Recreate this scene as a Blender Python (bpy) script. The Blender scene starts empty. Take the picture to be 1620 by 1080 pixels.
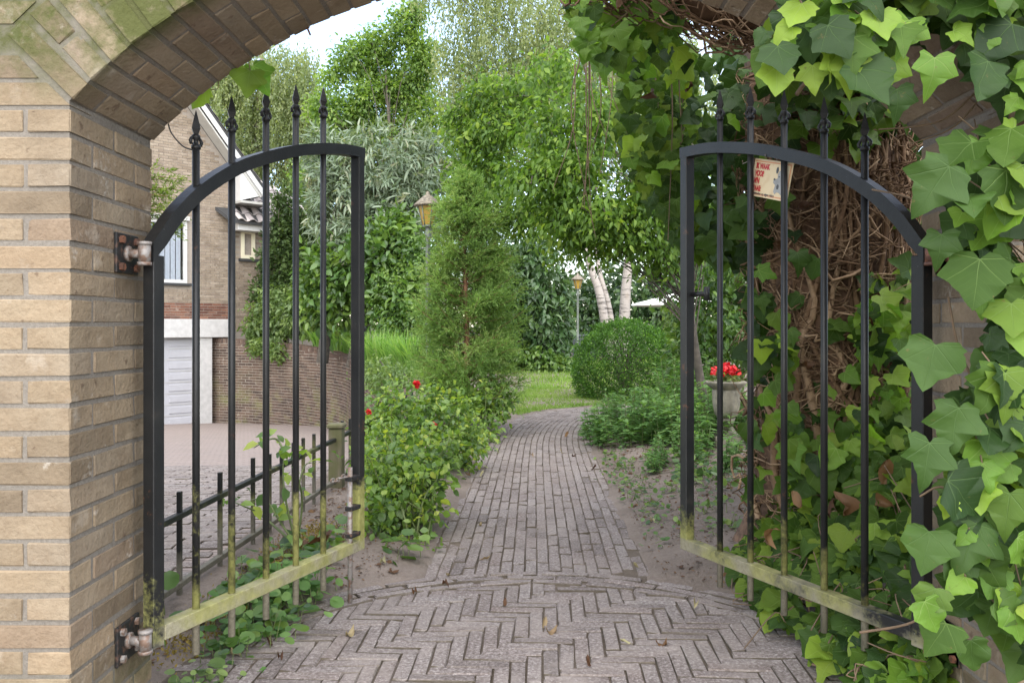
import bpy, math, random
import numpy as np
from mathutils import Vector, Matrix
random.seed(7)
RNG = np.random.default_rng(11)
sc = bpy.context.scene
COL = sc.collection
R_ = math.radians

# ------------------------------------------------------------------ camera, sky, sun, exposure
F, CX, CY, H = 1320.0, 820.0, 514.0, 1.045
cam = bpy.data.cameras.new('camera'); camo = bpy.data.objects.new('camera', cam); COL.objects.link(camo)
cam.sensor_width = 36; cam.lens = F / 1620 * 36
cam.shift_x = -(CX - 810) / 1620; cam.shift_y = -(540 - CY) / 1620
cam.clip_start = 0.05; cam.clip_end = 400
camo.location = (0, 0, H); camo.rotation_euler = (R_(90), 0, 0)
sc.camera = camo

SUN_EL, SUN_AZ = 46.0, 176.0        # azimuth clockwise from +Y
W = bpy.data.worlds.new('World'); sc.world = W; W.use_nodes = True
wt = W.node_tree
bg = wt.nodes['Background']
sky = wt.nodes.new('ShaderNodeTexSky'); sky.sky_type = 'NISHITA'; sky.sun_disc = False
sky.sun_elevation = R_(SUN_EL); sky.sun_rotation = R_(SUN_AZ)
sky.air_density = 1.0; sky.dust_density = 0.5; sky.ozone_density = 1.0
tcw = wt.nodes.new('ShaderNodeTexCoord')
nzw = wt.nodes.new('ShaderNodeTexNoise'); nzw.inputs['Scale'].default_value = 2.6; nzw.inputs['Detail'].default_value = 6
mpw = wt.nodes.new('ShaderNodeMapping'); mpw.inputs['Location'].default_value = (16.44, 8.52, 27.6)
wt.links.new(tcw.outputs['Generated'], mpw.inputs[0]); wt.links.new(mpw.outputs[0], nzw.inputs['Vector'])
mrw = wt.nodes.new('ShaderNodeMapRange'); mrw.inputs[1].default_value = .36; mrw.inputs[2].default_value = .62
mrw.inputs[3].default_value = .12; mrw.inputs[4].default_value = .5
wt.links.new(nzw.outputs['Fac'], mrw.inputs[0])
mxw = wt.nodes.new('ShaderNodeMix'); mxw.data_type = 'RGBA'
wt.links.new(mrw.outputs[0], mxw.inputs[0]); wt.links.new(sky.outputs[0], mxw.inputs[6])
mxw.inputs[7].default_value = (4.2, 3.9, 3.6, 1)     # thin bright cloud
wt.links.new(mxw.outputs[2], bg.inputs['Color']); bg.inputs['Strength'].default_value = 0.098

sl = bpy.data.lights.new('sun', 'SUN'); slo = bpy.data.objects.new('sun', sl); COL.objects.link(slo)
sl.energy = 1.7; sl.angle = R_(105); sl.color = (1, .95, .87)
az, el = R_(SUN_AZ), R_(SUN_EL)
sd = Vector((math.sin(az) * math.cos(el), math.cos(az) * math.cos(el), math.sin(el)))
slo.rotation_euler = sd.to_track_quat('Z', 'Y').to_euler(); slo.location = sd * 30
sc.view_settings.view_transform = 'Standard'; sc.view_settings.look = 'None'
sc.view_settings.exposure = 2.38; sc.view_settings.gamma = 1.0
sc.view_settings.use_curve_mapping = False

# ------------------------------------------------------------------ helpers
def px(x, y, Y):
    """a measured point of the photograph at the depth Y -> world"""
    return np.array([(x - CX) * Y / F, Y, H + (CY - y) * Y / F])

def tag(o, label=None, cat=None, group=None, kind=None):
    if label: o['label'] = label
    if cat: o['category'] = cat
    if group: o['group'] = group
    if kind: o['kind'] = kind
    return o

def thing(name, label, cat, loc=(0, 0, 0), group=None, kind=None):
    o = bpy.data.objects.new(name, None); COL.objects.link(o)
    o.location = loc; o.empty_display_size = .1
    return tag(o, label, cat, group, kind)

def attach(o, p):
    o.parent = p
    if p.type == 'EMPTY':
        o.matrix_parent_inverse = Matrix.Translation(-Vector(p.location))

def obj(name, me, parent=None, kind=None):
    o = bpy.data.objects.new(name, me); COL.objects.link(o)
    if parent: attach(o, parent)
    if kind: o['kind'] = kind
    return o

def np_mesh(name, V, faces, mats, attrs=None, smooth=False, midx=None):
    """V (n,3); faces: list of (m,k) int arrays"""
    me = bpy.data.meshes.new(name)
    V = np.asarray(V, np.float32)
    me.vertices.add(len(V)); me.vertices.foreach_set('co', V.ravel())
    loops = np.concatenate([f.ravel() for f in faces]).astype(np.int32)
    tot = np.concatenate([np.full(len(f), f.shape[1], np.int32) for f in faces])
    st = np.concatenate([[0], np.cumsum(tot)[:-1]]).astype(np.int32)
    me.loops.add(len(loops)); me.loops.foreach_set('vertex_index', loops)
    me.polygons.add(len(tot)); me.polygons.foreach_set('loop_start', st); me.polygons.foreach_set('loop_total', tot)
    if smooth: me.polygons.foreach_set('use_smooth', np.ones(len(tot), bool))
    if midx is not None: me.polygons.foreach_set('material_index', np.asarray(midx, np.int32))
    for m in (mats if isinstance(mats, (list, tuple)) else [mats]): me.materials.append(m)
    for k, a in (attrs or {}).items():
        a = np.asarray(a, np.float32)
        at = me.attributes.new(k, 'FLOAT_VECTOR' if a.ndim == 2 else 'FLOAT', 'POINT')
        at.data.foreach_set('vector' if a.ndim == 2 else 'value', a.ravel())
    me.update(calc_edges=True); me.validate()
    return me

class MB:
    """collects shapes into one mesh"""
    def __init__(s): s.v = []; s.f = []; s.r = []; s.sm = []
    def add(s, V, Fc, rnd=None, smooth=False):
        n = len(s.v); s.v += [tuple(map(float, p)) for p in V]
        s.f += [tuple(i + n for i in f) for f in Fc]; s.sm += [smooth] * len(Fc)
        s.r += [random.random() if rnd is None else rnd] * len(V)
        return s
    def box(s, a, b, ch=0.0, M=None, jit=0.0, rnd=None):
        a = np.minimum(a, b) + 0.0; b2 = np.maximum(a, b); c = (a + b2) / 2; h = (b2 - a) / 2
        V, Fc = chbox(h, ch, jit)
        V = V + c
        if M is not None: V = [M @ Vector(p) for p in V]
        return s.add(V, Fc, rnd)
    def tube(s, pts, rad, n=8, cap=True, smooth=True, rnd=None):
        pts = [Vector(p) for p in pts]
        rad = rad if hasattr(rad, '__len__') else [rad] * len(pts)
        V = []; prev = None
        for i, p in enumerate(pts):
            t = (pts[min(i + 1, len(pts) - 1)] - pts[max(i - 1, 0)]).normalized()
            if prev is None:
                u = t.orthogonal().normalized()
            else:
                u = (prev - t * prev.dot(t)); u = u.normalized() if u.length > 1e-6 else t.orthogonal().normalized()
            prev = u; w = t.cross(u)
            for k in range(n):
                a = 2 * math.pi * k / n
                V.append(p + (u * math.cos(a) + w * math.sin(a)) * rad[i])
        Fc = []
        for i in range(len(pts) - 1):
            for k in range(n):
                k2 = (k + 1) % n
                Fc.append((i * n + k, i * n + k2, (i + 1) * n + k2, (i + 1) * n + k))
        if cap:
            Fc.append(tuple(range(n))[::-1]); Fc.append(tuple((len(pts) - 1) * n + k for k in range(n)))
        return s.add(V, Fc, rnd, smooth)
    def lathe(s, prof, loc, n=20, smooth=True, wob=None):
        V = []
        for r, z in prof:
            for k in range(n):
                a = 2 * math.pi * k / n; q = r * (1 + (wob(a, z) if wob else 0))
                V.append((loc[0] + q * math.cos(a), loc[1] + q * math.sin(a), loc[2] + z))
        Fc = []
        for i in range(len(prof) - 1):
            for k in range(n):
                k2 = (k + 1) % n
                Fc.append((i * n + k, i * n + k2, (i + 1) * n + k2, (i + 1) * n + k))
        Fc.append(tuple(range(n))[::-1]); Fc.append(tuple((len(prof) - 1) * n + k for k in range(n)))
        return s.add(V, Fc, None, smooth)
    def prism(s, poly, d0, d1, M):
        """poly in local (x,z), extruded along local y"""
        n = len(poly)
        V = [M @ Vector((x, d0, z)) for x, z in poly] + [M @ Vector((x, d1, z)) for x, z in poly]
        Fc = [tuple(range(n)), tuple(range(2 * n - 1, n - 1, -1))]
        Fc += [((i + 1) % n, i, i + n, (i + 1) % n + n) for i in range(n)]
        return s.add(V, Fc)
    def build(s, name, mat, parent=None, kind=None):
        me = bpy.data.meshes.new(name); me.from_pydata(s.v, [], s.f)
        me.polygons.foreach_set('use_smooth', np.array(s.sm, bool))
        at = me.attributes.new('rnd', 'FLOAT', 'POINT'); at.data.foreach_set('value', np.array(s.r, np.float32))
        me.materials.append(mat); me.update()
        return obj(name, me, parent, kind)

def chbox(h, ch=0.0, jit=0.0):
    """half sizes h; chamfered box (24 verts) or plain box"""
    hx, hy, hz = h
    if ch <= 0:
        V = np.array([(x, y, z) for x in (-hx, hx) for y in (-hy, hy) for z in (-hz, hz)], float)
        Fc = [(0, 1, 3, 2), (4, 6, 7, 5), (0, 4, 5, 1), (2, 3, 7, 6), (0, 2, 6, 4), (1, 5, 7, 3)]
        return V, Fc
    V = []; idx = {}
    for sx in (-1, 1):
        for sy in (-1, 1):
            for sz in (-1, 1):
                for ax in range(3):
                    p = [sx * (hx - ch), sy * (hy - ch), sz * (hz - ch)]
                    p[ax] = (sx * hx, sy * hy, sz * hz)[ax]
                    idx[(sx, sy, sz, ax)] = len(V); V.append(p)
    Fc = []
    for ax in range(3):
        o = [a for a in range(3) if a != ax]
        for sg in (-1, 1):
            q = []
            for a, b in ((-1, -1), (1, -1), (1, 1), (-1, 1)):
                k = [0, 0, 0]; k[ax] = sg; k[o[0]] = a; k[o[1]] = b
                q.append(idx[(*k, ax)])
            flip = (sg == 1) == (ax == 1)
            Fc.append(tuple(q[::-1]) if flip else tuple(q))
    for ax in range(3):                      # edge strips
        o = [a for a in range(3) if a != ax]
        for a in (-1, 1):
            for b in (-1, 1):
                k0 = [0, 0, 0]; k0[o[0]] = a; k0[o[1]] = b; k1 = list(k0); k0[ax] = -1; k1[ax] = 1
                q = (idx[(*k0, o[0])], idx[(*k1, o[0])], idx[(*k1, o[1])], idx[(*k0, o[1])])
                Fc.append(q)
    for sx in (-1, 1):
        for sy in (-1, 1):
            for sz in (-1, 1): Fc.append(tuple(idx[(sx, sy, sz, a)] for a in range(3)))
    V = np.array(V, float)
    if jit: V = V + np.random.default_rng(random.randrange(1 << 30)).uniform(-jit, jit, V.shape)
    # outward orientation
    out = []
    for f in Fc:
        p = V[list(f)]; c = p.mean(0); n = np.cross(p[1] - p[0], p[2] - p[0])
        out.append(f if n @ c > 0 else f[::-1])
    return V, out

_bm = {}
def brick_mesh(dx, dy, dz, mat, ch=.004, jit=.0015, variants=5):
    """cached small box mesh shared between alike pieces"""
    k = (round(dx, 3), round(dy, 3), round(dz, 3), mat.name, random.randrange(variants))
    if k not in _bm:
        V, Fc = chbox((dx / 2, dy / 2, dz / 2), ch, jit)
        me = bpy.data.meshes.new('brick'); me.from_pydata([tuple(p) for p in V], [], Fc); me.materials.append(mat); me.update()
        _bm[k] = me
    return _bm[k]

def place(name, me, parent, loc, rot=None):
    o = obj(name, me, parent); o.location = loc
    if rot is not None: o.rotation_euler = rot
    return o

# ------------------------------------------------------------------ materials
class NT:
    def __init__(s, name):
        s.m = bpy.data.materials.new(name); s.m.use_nodes = True
        s.t = s.m.node_tree; s.b = s.t.nodes['Principled BSDF']; s.out = s.t.nodes['Material Output']
        s._pos = None
    def n(s, typ, ins=None, **kw):
        nd = s.t.nodes.new(typ)
        for k, v in kw.items(): setattr(nd, k, v)
        for k, v in (ins or {}).items():
            if isinstance(v, bpy.types.NodeSocket): s.t.links.new(v, nd.inputs[k])
            else: nd.inputs[k].default_value = v
        return nd
    def math(s, op, a, b=0.0, c=None, clamp=False):
        ins = {0: a, 1: b}
        if c is not None: ins[2] = c
        return s.n('ShaderNodeMath', ins, operation=op, use_clamp=clamp).outputs[0]
    def pos(s):
        if s._pos is None: s._pos = s.n('ShaderNodeNewGeometry')
        return s._pos.outputs['Position']
    def xyz(s):
        return s.n('ShaderNodeSeparateXYZ', {0: s.pos()}).outputs
    def noise(s, scale, detail=4, rough=.55, vec=None, dist=0):
        return s.n('ShaderNodeTexNoise', {'Vector': vec or s.pos(), 'Scale': scale, 'Detail': detail, 'Roughness': rough, 'Distortion': dist}).outputs['Fac']
    def rng(s, v, a, b, c=0.0, d=1.0):
        return s.n('ShaderNodeMapRange', {0: v, 1: a, 2: b, 3: c, 4: d}).outputs[0]
    def mix(s, f, a, b, bt='MIX'):
        nd = s.n('ShaderNodeMix', {0: f}, data_type='RGBA', blend_type=bt)
        for i, v in ((6, a), (7, b)):
            if isinstance(v, bpy.types.NodeSocket): s.t.links.new(v, nd.inputs[i])
            else: nd.inputs[i].default_value = (*v, 1)
        return nd.outputs[2]
    def rand(s):
        o = s.n('ShaderNodeObjectInfo').outputs['Random']; a = s.n('ShaderNodeAttribute', attribute_name='rnd').outputs['Fac']
        return s.math('ADD', a, s.math('MULTIPLY', o, s.math('LESS_THAN', a, 1e-5)))
    def ramp(s, f, cols):
        nd = s.n('ShaderNodeValToRGB', {0: f}); cr = nd.color_ramp
        while len(cr.elements) < len(cols): cr.elements.new(.5)
        for e, (p, c) in zip(cr.elements, cols): e.position = p; e.color = (*c, 1)
        return nd.outputs[0]
    def bump(s, h, strength=.4, dist=.004):
        b = s.n('ShaderNodeBump', {'Height': h, 'Strength': strength, 'Distance': dist}); s.t.links.new(b.outputs[0], s.b.inputs['Normal'])
    def set(s, col=None, rough=None, metal=None, spec=None):
        for k, v in (('Base Color', col), ('Roughness', rough), ('Metallic', metal), ('Specular IOR Level', spec)):
            if v is None: continue
            if isinstance(v, bpy.types.NodeSocket): s.t.links.new(v, s.b.inputs[k])
            else: s.b.inputs[k].default_value = (*v, 1) if k == 'Base Color' else v
        return s.m

def simple(name, c, rough=.6, metal=0, nscale=30, var=.25, bump=.15):
    t = NT(name); n = t.noise(nscale, 5)
    col = t.mix(t.rng(n, .3, .7), tuple(x * (1 - var) for x in c), tuple(min(1, x * (1 + var)) for x in c))
    if bump: t.bump(n, bump, .003)
    return t.set(col, rough, metal)

def arch_moss(t, x):
    """green film on the upper left haunch, faint on the crown, and low at the foot of the piers"""
    m = t.noise(7.5, 6, .7)
    up = t.math('MULTIPLY', t.rng(x[2], 1.54, 1.70), t.rng(x[1], 2.02, 1.935))
    a = t.math('MULTIPLY', t.math('MULTIPLY', up, t.rng(x[0], -.45, -.75)), t.rng(m, .36, .56, 0, .95))
    foot = t.math('MULTIPLY', t.rng(x[2], .26, .05), t.rng(m, .4, .62, 0, .8))
    crown = t.math('MULTIPLY', t.math('MULTIPLY', t.rng(x[0], .25, .4), t.rng(x[2], 1.6, 1.8)), t.rng(m, .5, .7, 0, .45))
    return t.math('ADD', t.math('ADD', a, foot), crown, clamp=True)
def brick_mat(name, cols, moss=0, grain=90, bump=.5):
    t = NT(name); x = t.xyz()
    c = t.ramp(t.rand(), cols)
    n1 = t.noise(9, 5); n2 = t.noise(grain, 6, .65); n3 = t.noise(28, 4)
    c = t.mix(t.rng(n1, .3, .7, 0, .55), c, t.mix(1.0, c, (.72, .64, .56), 'MULTIPLY'))
    c = t.mix(t.rng(n2, .45, .75, 0, .35), c, t.mix(1.0, c, (.6, .52, .45), 'MULTIPLY'))
    c = t.mix(t.rng(n3, .64, .70, 0, .7), c, (.10, .065, .042))            # dark burnt spots
    st = t.noise(3.4, 6, .65)
    c = t.mix(t.rng(st, .44, .68, 0, .7), c, t.mix(1.0, c, (.58, .56, .55), 'MULTIPLY'))     # grime
    lime = t.math('MULTIPLY', t.rng(t.noise(6.5, 6, .7), .6, .68), t.rng(t.noise(70, 4), .45, .6))
    c = t.mix(t.math('MULTIPLY', lime, .55), c, (.40, .37, .32))             # lime bloom
    c = t.mix(t.rng(n1, .62, .8, 0, .5), c, (.55, .5, .42))              # pale bloom
    if moss == 1: c = t.mix(arch_moss(t, x), c, (.05, .058, .011))
    elif moss == 2:   # old retaining wall: pale lime and green near the foot
        m = t.noise(2.2, 5)
        c = t.mix(t.math('MULTIPLY', t.rng(m, .5, .66, 0, .6), t.rng(x[2], .1, -.8)), c, (.17, .17, .06))
    t.bump(t.math('ADD', t.math('ADD', t.math('MULTIPLY', n2, .7), n3), t.math('MULTIPLY', n1, .25)), bump * 2.2, .005)
    return t.set(c, .88, spec=.3)

TAN = [(0, (.155, .12, .082)), (.2, (.22, .172, .116)), (.45, (.255, .20, .135)), (.65, (.228, .186, .136)), (.85, (.27, .206, .135)), (1, (.195, .146, .105))]
M_tan = brick_mat('tan_brick', TAN, 1)
M_mortar = None
def mortar_mat(name, c, scale=120, moss=False):
    t = NT(name); n = t.noise(scale, 6, .7); n2 = t.noise(7, 4)
    col = t.mix(t.rng(n, .3, .75), tuple(v * .72 for v in c), tuple(v * 1.25 for v in c))
    col = t.mix(t.rng(n2, .5, .8, 0, .5), col, tuple(v * .6 for v in c))
    if moss: col = t.mix(arch_moss(t, t.xyz()), col, (.06, .065, .02))
    t.bump(n, .8, .004)
    return t.set(col, .95, spec=.2)
M_mortar = mortar_mat('grey_mortar', (.175, .155, .132), moss=True)
M_house_brick = brick_mat('house_brick', [(0, (.215, .172, .13)), (.4, (.275, .226, .172)), (.7, (.31, .26, .205)), (1, (.24, .192, .15))], 0, 60)
M_house_mortar = mortar_mat('house_mortar', (.27, .235, .2), 60)
M_dark_brick = brick_mat('dark_red_brick', [(0, (.10, .045, .035)), (.4, (.17, .075, .05)), (.7, (.22, .11, .075)), (1, (.13, .07, .055))], 0, 60)
M_light_mortar = mortar_mat('pale_mortar', (.33, .295, .245), 60)
M_wall_brick = brick_mat('old_wall_brick', [(0, (.065, .045, .037)), (.4, (.11, .073, .057)), (.7, (.14, .096, .072)), (1, (.09, .062, .05))], 2, 60)

def paver_mat(name, cols):
    t = NT(name); c = t.ramp(t.rand(), cols)
    n1 = t.noise(3.2, 5); n2 = t.noise(95, 4, .75); n3 = t.noise(22, 5)
    c = t.mix(t.rng(n2, .42, .62, .9, 0), c, t.mix(1.0, c, (.40, .37, .36), 'MULTIPLY'))
    c = t.mix(t.math('MULTIPLY', t.rng(n1, .42, .62), t.rng(n3, .35, .6, .1, .8)), c, (.245, .21, .188))         # trodden sand
    c = t.mix(t.rng(n3, .62, .74, 0, .5), c, (.10, .08, .065))
    c = t.mix(t.rng(n2, .58, .68, 0, .6), c, (.36, .335, .32))
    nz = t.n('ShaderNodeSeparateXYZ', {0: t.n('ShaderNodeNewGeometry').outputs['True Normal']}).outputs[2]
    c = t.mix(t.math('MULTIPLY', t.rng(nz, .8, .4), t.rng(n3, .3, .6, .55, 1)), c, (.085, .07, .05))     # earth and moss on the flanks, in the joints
    t.bump(t.math('ADD', n2, t.math('MULTIPLY', n3, .8)), .9, .005)
    return t.set(c, .9, spec=.2)
PAV = [(0, (.20, .172, .16)), (.3, (.265, .228, .212)), (.6, (.295, .26, .243)), (.85, (.25, .208, .19)), (1, (.315, .283, .266))]
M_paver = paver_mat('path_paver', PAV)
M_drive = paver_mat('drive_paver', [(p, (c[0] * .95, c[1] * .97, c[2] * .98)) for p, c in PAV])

def soil_mat(name, a, b, c2):
    t = NT(name); n = t.noise(2.3, 6, .6); n2 = t.noise(60, 6, .7); n3 = t.noise(14, 5)
    c = t.mix(t.rng(n, .35, .65), a, b); c = t.mix(t.rng(n2, .5, .8, 0, .7), c, c2)
    c = t.mix(t.rng(n3, .58, .72, 0, .6), c, tuple(v * .45 for v in a))
    t.bump(t.math('ADD', n2, n3), .9, .01)
    return t.set(c, .95, spec=.2)
M_soil = soil_mat('sandy_soil', (.14, .112, .093), (.20, .163, .138), (.25, .21, .18))
M_street = soil_mat('street_bounce', (.46, .44, .42), (.52, .50, .48), (.55, .53, .51))  # unseen street, made pale to bounce light up under the arch
M_joint = soil_mat('joint_sand', (.085, .066, .048), (.135, .108, .085), (.18, .148, .12))
M_turf = soil_mat('turf', (.085, .14, .03), (.12, .19, .045), (.17, .18, .08))

def leaf_mat(name, cols, trans=.35, tcol=None, rough=.42, spec=.45, vein=None, tint=(1.27, .96, 1.02)):
    t = NT(name); c = t.ramp(t.rand(), [(p, tuple(min(1, q * k) for q, k in zip(cc, tint))) for p, cc in cols])
    n = t.noise(25, 3)
    c = t.mix(t.rng(n, .35, .7, 0, .35), c, t.mix(1.0, c, (.6, .68, .6), 'MULTIPLY'))
    if vein:
        c = t.mix(t.rng(t.noise(48, 4, .7), .66, .72, 0, .6), c, (.12, .09, .035))          # blemishes
        lv = t.n('ShaderNodeAttribute', attribute_name='luv').outputs['Vector']
        sep = t.n('ShaderNodeSeparateXYZ', {0: lv}).outputs
        ax = t.math('ABSOLUTE', sep[0]); y = sep[1]
        tot = None
        for a in (0, 47, 100):
            dx, dy = math.sin(R_(a)), math.cos(R_(a))
            along = t.math('ADD', t.math('MULTIPLY', ax, dx), t.math('MULTIPLY', y, dy))
            off = t.math('ABSOLUTE', t.math('SUBTRACT', t.math('MULTIPLY', ax, dy), t.math('MULTIPLY', y, dx)))
            w = t.math('SUBTRACT', .011, t.math('MULTIPLY', along, .010))
            g = t.math('MULTIPLY', t.rng(t.math('SUBTRACT', off, w), .006, -.006), t.math('GREATER_THAN', along, 0.0))
            tot = g if tot is None else t.math('MAXIMUM', tot, g)
        # fine side veins
        wv = t.math('SINE', t.math('MULTIPLY', t.math('SUBTRACT', y, t.math('MULTIPLY', ax, .9)), 42))
        tot = t.math('MAXIMUM', tot, t.rng(wv, .93, 1.0, 0, .18))
        c = t.mix(t.math('MULTIPLY', tot, .38), c, vein)
    t.set(c, rough, spec=spec)
    tr = t.n('ShaderNodeBsdfTranslucent')
    tc = t.mix(1.0, c, tcol or (2.1, 2.2, .9), 'MULTIPLY'); t.t.links.new(tc, tr.inputs['Color'])
    mx = t.n('ShaderNodeMixShader', {0: trans}); t.t.links.new(t.b.outputs[0], mx.inputs[1]); t.t.links.new(tr.outputs[0], mx.inputs[2])
    t.t.links.new(mx.outputs[0], t.out.inputs['Surface'])
    if vein: t.bump(t.math('SUBTRACT', t.math('MULTIPLY', n, .6), t.math('MULTIPLY', tot, .5)), .5, .004)
    else: t.bump(n, .15, .003)
    return t.m

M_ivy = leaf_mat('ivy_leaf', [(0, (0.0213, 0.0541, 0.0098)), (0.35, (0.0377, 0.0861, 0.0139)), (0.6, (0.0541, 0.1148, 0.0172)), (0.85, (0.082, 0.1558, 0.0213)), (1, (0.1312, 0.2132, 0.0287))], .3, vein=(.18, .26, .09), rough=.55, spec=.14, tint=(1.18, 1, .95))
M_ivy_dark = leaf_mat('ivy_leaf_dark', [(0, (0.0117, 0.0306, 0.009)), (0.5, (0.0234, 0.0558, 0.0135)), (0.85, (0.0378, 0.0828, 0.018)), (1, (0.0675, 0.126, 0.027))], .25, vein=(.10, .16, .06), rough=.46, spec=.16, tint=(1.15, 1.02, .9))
M_ivy_lime = leaf_mat('ivy_leaf_lime', [(0, (0.0748, 0.1584, 0.022)), (0.5, (0.132, 0.2376, 0.0282)), (1, (0.22, 0.3168, 0.044))], .42, vein=(.3, .40, .14), rough=.5, spec=.25, tint=(1.02, 1, 1))
M_dead = leaf_mat('dead_leaf', [(0, (.05, .022, .010)), (.5, (.095, .045, .019)), (1, (.17, .095, .042))], tint=(1, 1, 1), trans=.2, tcol=(1.4, 1.1, .7), rough=.6, spec=.3)
M_pale_dead = leaf_mat('pale_fallen_leaf', [(0, (.26, .2, .11)), (.5, (.30, .27, .15)), (1, (.2, .13, .07))], tint=(1, 1, 1), trans=.15, tcol=(1.2, 1.1, .8), rough=.6, spec=.3)
M_rose = leaf_mat('rose_leaf', [(0, (0.0375, 0.0938, 0.025)), (0.4, (0.075, 0.175, 0.0375)), (0.75, (0.1375, 0.275, 0.0438)), (1, (0.25, 0.375, 0.0625))], .35)
M_box = leaf_mat('box_leaf', [(0, (.028, .075, .012)), (.5, (.048, .12, .017)), (.85, (.10, .21, .026)), (1, (.16, .28, .04))], .28, rough=.5, spec=.25, tint=(1.05, 1, 1))
M_perennial = leaf_mat('perennial_leaf', [(0, (.06, .125, .038)), (.5, (.105, .20, .06)), (1, (.18, .28, .095))], .35, rough=.6, spec=.2, tint=(1, 1, 1))
M_conifer = leaf_mat('conifer_needle', [(0, (.085, .14, .04)), (.4, (.145, .225, .058)), (.8, (.205, .285, .078)), (1, (.28, .31, .12))], .35, rough=.65, spec=.15, tint=(.95, 1, 1.05))
M_yew = leaf_mat('yew_needle', [(0, (.018, .045, .014)), (.5, (.035, .08, .02)), (1, (.06, .12, .03))], .2, rough=.55, spec=.3)
M_thuja = leaf_mat('thuja_spray', [(0, (.06, .13, .025)), (.5, (.11, .21, .035)), (1, (.18, .28, .06))], .35, rough=.6, spec=.3)
M_tree = leaf_mat('garden_tree_leaf', [(0, (.03, .075, .016)), (.35, (.06, .135, .022)), (.7, (.10, .20, .03)), (1, (.18, .29, .045))], .42, tint=(1.2, 1, 1), rough=.5, spec=.3)
M_ash = leaf_mat('ash_leaf', [(0, (0.0562, 0.1187, 0.0275)), (0.5, (0.1125, 0.2125, 0.0413)), (1, (0.2125, 0.325, 0.0625))], .42, rough=.5, tint=(1.15, 1, 1.1))
M_birch_leaf = leaf_mat('birch_leaf', [(0, (0.09, 0.138, 0.054)), (0.5, (0.15, 0.21, 0.084)), (1, (0.24, 0.3, 0.132))], .42, rough=.5, tint=(1.15, 1, 1.1))
M_willow = leaf_mat('grey_long_leaf', [(0, (.07, .105, .058)), (.45, (.135, .18, .105)), (.8, (.21, .255, .165)), (1, (.27, .265, .16))], .25, rough=.5, tint=(1, 1, 1.1))
M_rhodo = leaf_mat('rhododendron_leaf', [(0, (0.0182, 0.052, 0.0182)), (0.5, (0.0338, 0.091, 0.026)), (1, (0.065, 0.1495, 0.039))], .18, rough=.35)
M_laurel = leaf_mat('laurel_leaf', [(0, (0.0287, 0.0805, 0.0207)), (0.5, (0.0575, 0.1437, 0.0287)), (1, (0.115, 0.23, 0.0403))], .3, rough=.35)
M_shrub = leaf_mat('pale_shrub_leaf', [(0, (.055, .12, .035)), (.5, (.095, .19, .055)), (1, (.15, .26, .075))], .35, rough=.5)
M_far = leaf_mat('far_wood_leaf', [(0, (.018, .045, .016)), (.6, (.035, .08, .025)), (1, (.07, .13, .035))], .3, rough=.5)
M_grass = leaf_mat('grass_blade', [(0, (.10, .17, .03)), (.5, (.155, .245, .045)), (1, (.23, .29, .09))], .4, rough=.55, spec=.25, tint=(1, 1, 1))
M_sedge = leaf_mat('ornamental_grass', [(0, (.08, .17, .035)), (.5, (.14, .255, .05)), (1, (.23, .32, .09))], .4, rough=.55, spec=.2, tint=(1, 1, 1.1))
M_moss = leaf_mat('moss', [(0, (.10, .10, .02)), (1, (.2, .19, .05))], .1, rough=.9, spec=.1)
M_red = leaf_mat('red_petal', [(0, (.35, .006, .012)), (.6, (.6, .012, .02)), (1, (.75, .04, .04))], tint=(1, 1, 1), trans=.25, tcol=(1.3, .6, .6), rough=.5)
M_stem = simple('green_stem', (.10, .13, .04), .6)
M_twig = simple('brown_twig', (.13, .085, .05), .8)
M_bark = simple('grey_bark', (.07, .058, .045), .9, nscale=14, var=.5, bump=.8)
M_conbark = simple('conifer_bark', (.17, .085, .045), .9, nscale=18, var=.4, bump=.8)
def rootmat():
    t = NT('ivy_root'); r = t.rand(); c = t.ramp(r, [(0, (.10, .06, .035)), (.5, (.20, .125, .074)), (1, (.38, .27, .17))])
    n = t.noise(40, 5); c = t.mix(t.rng(n, .4, .7, 0, .6), c, t.mix(1.0, c, (.45, .4, .35), 'MULTIPLY')); t.bump(n, .5, .004)
    return t.set(c, .9, spec=.2)
M_root = rootmat()
M_trunk = simple('matted_trunk', (.12, .07, .042), .95, nscale=35, var=.55, bump=1.0)
def birchbark():
    t = NT('birch_bark'); p = t.n('ShaderNodeMapping', {0: t.pos(), 'Scale': (1.2, 1.2, 9)}).outputs[0]
    n = t.noise(1.6, 6, .7, vec=p); n2 = t.noise(1.5, 5)
    c = t.mix(t.rng(n, .52, .62), (.30, .265, .235), (.05, .042, .036)); c = t.mix(t.rng(n2, .56, .7, 0, .8), c, (.22, .17, .13))
    t.bump(n, .5, .02); return t.set(c, .8)
M_birch = birchbark()

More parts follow.
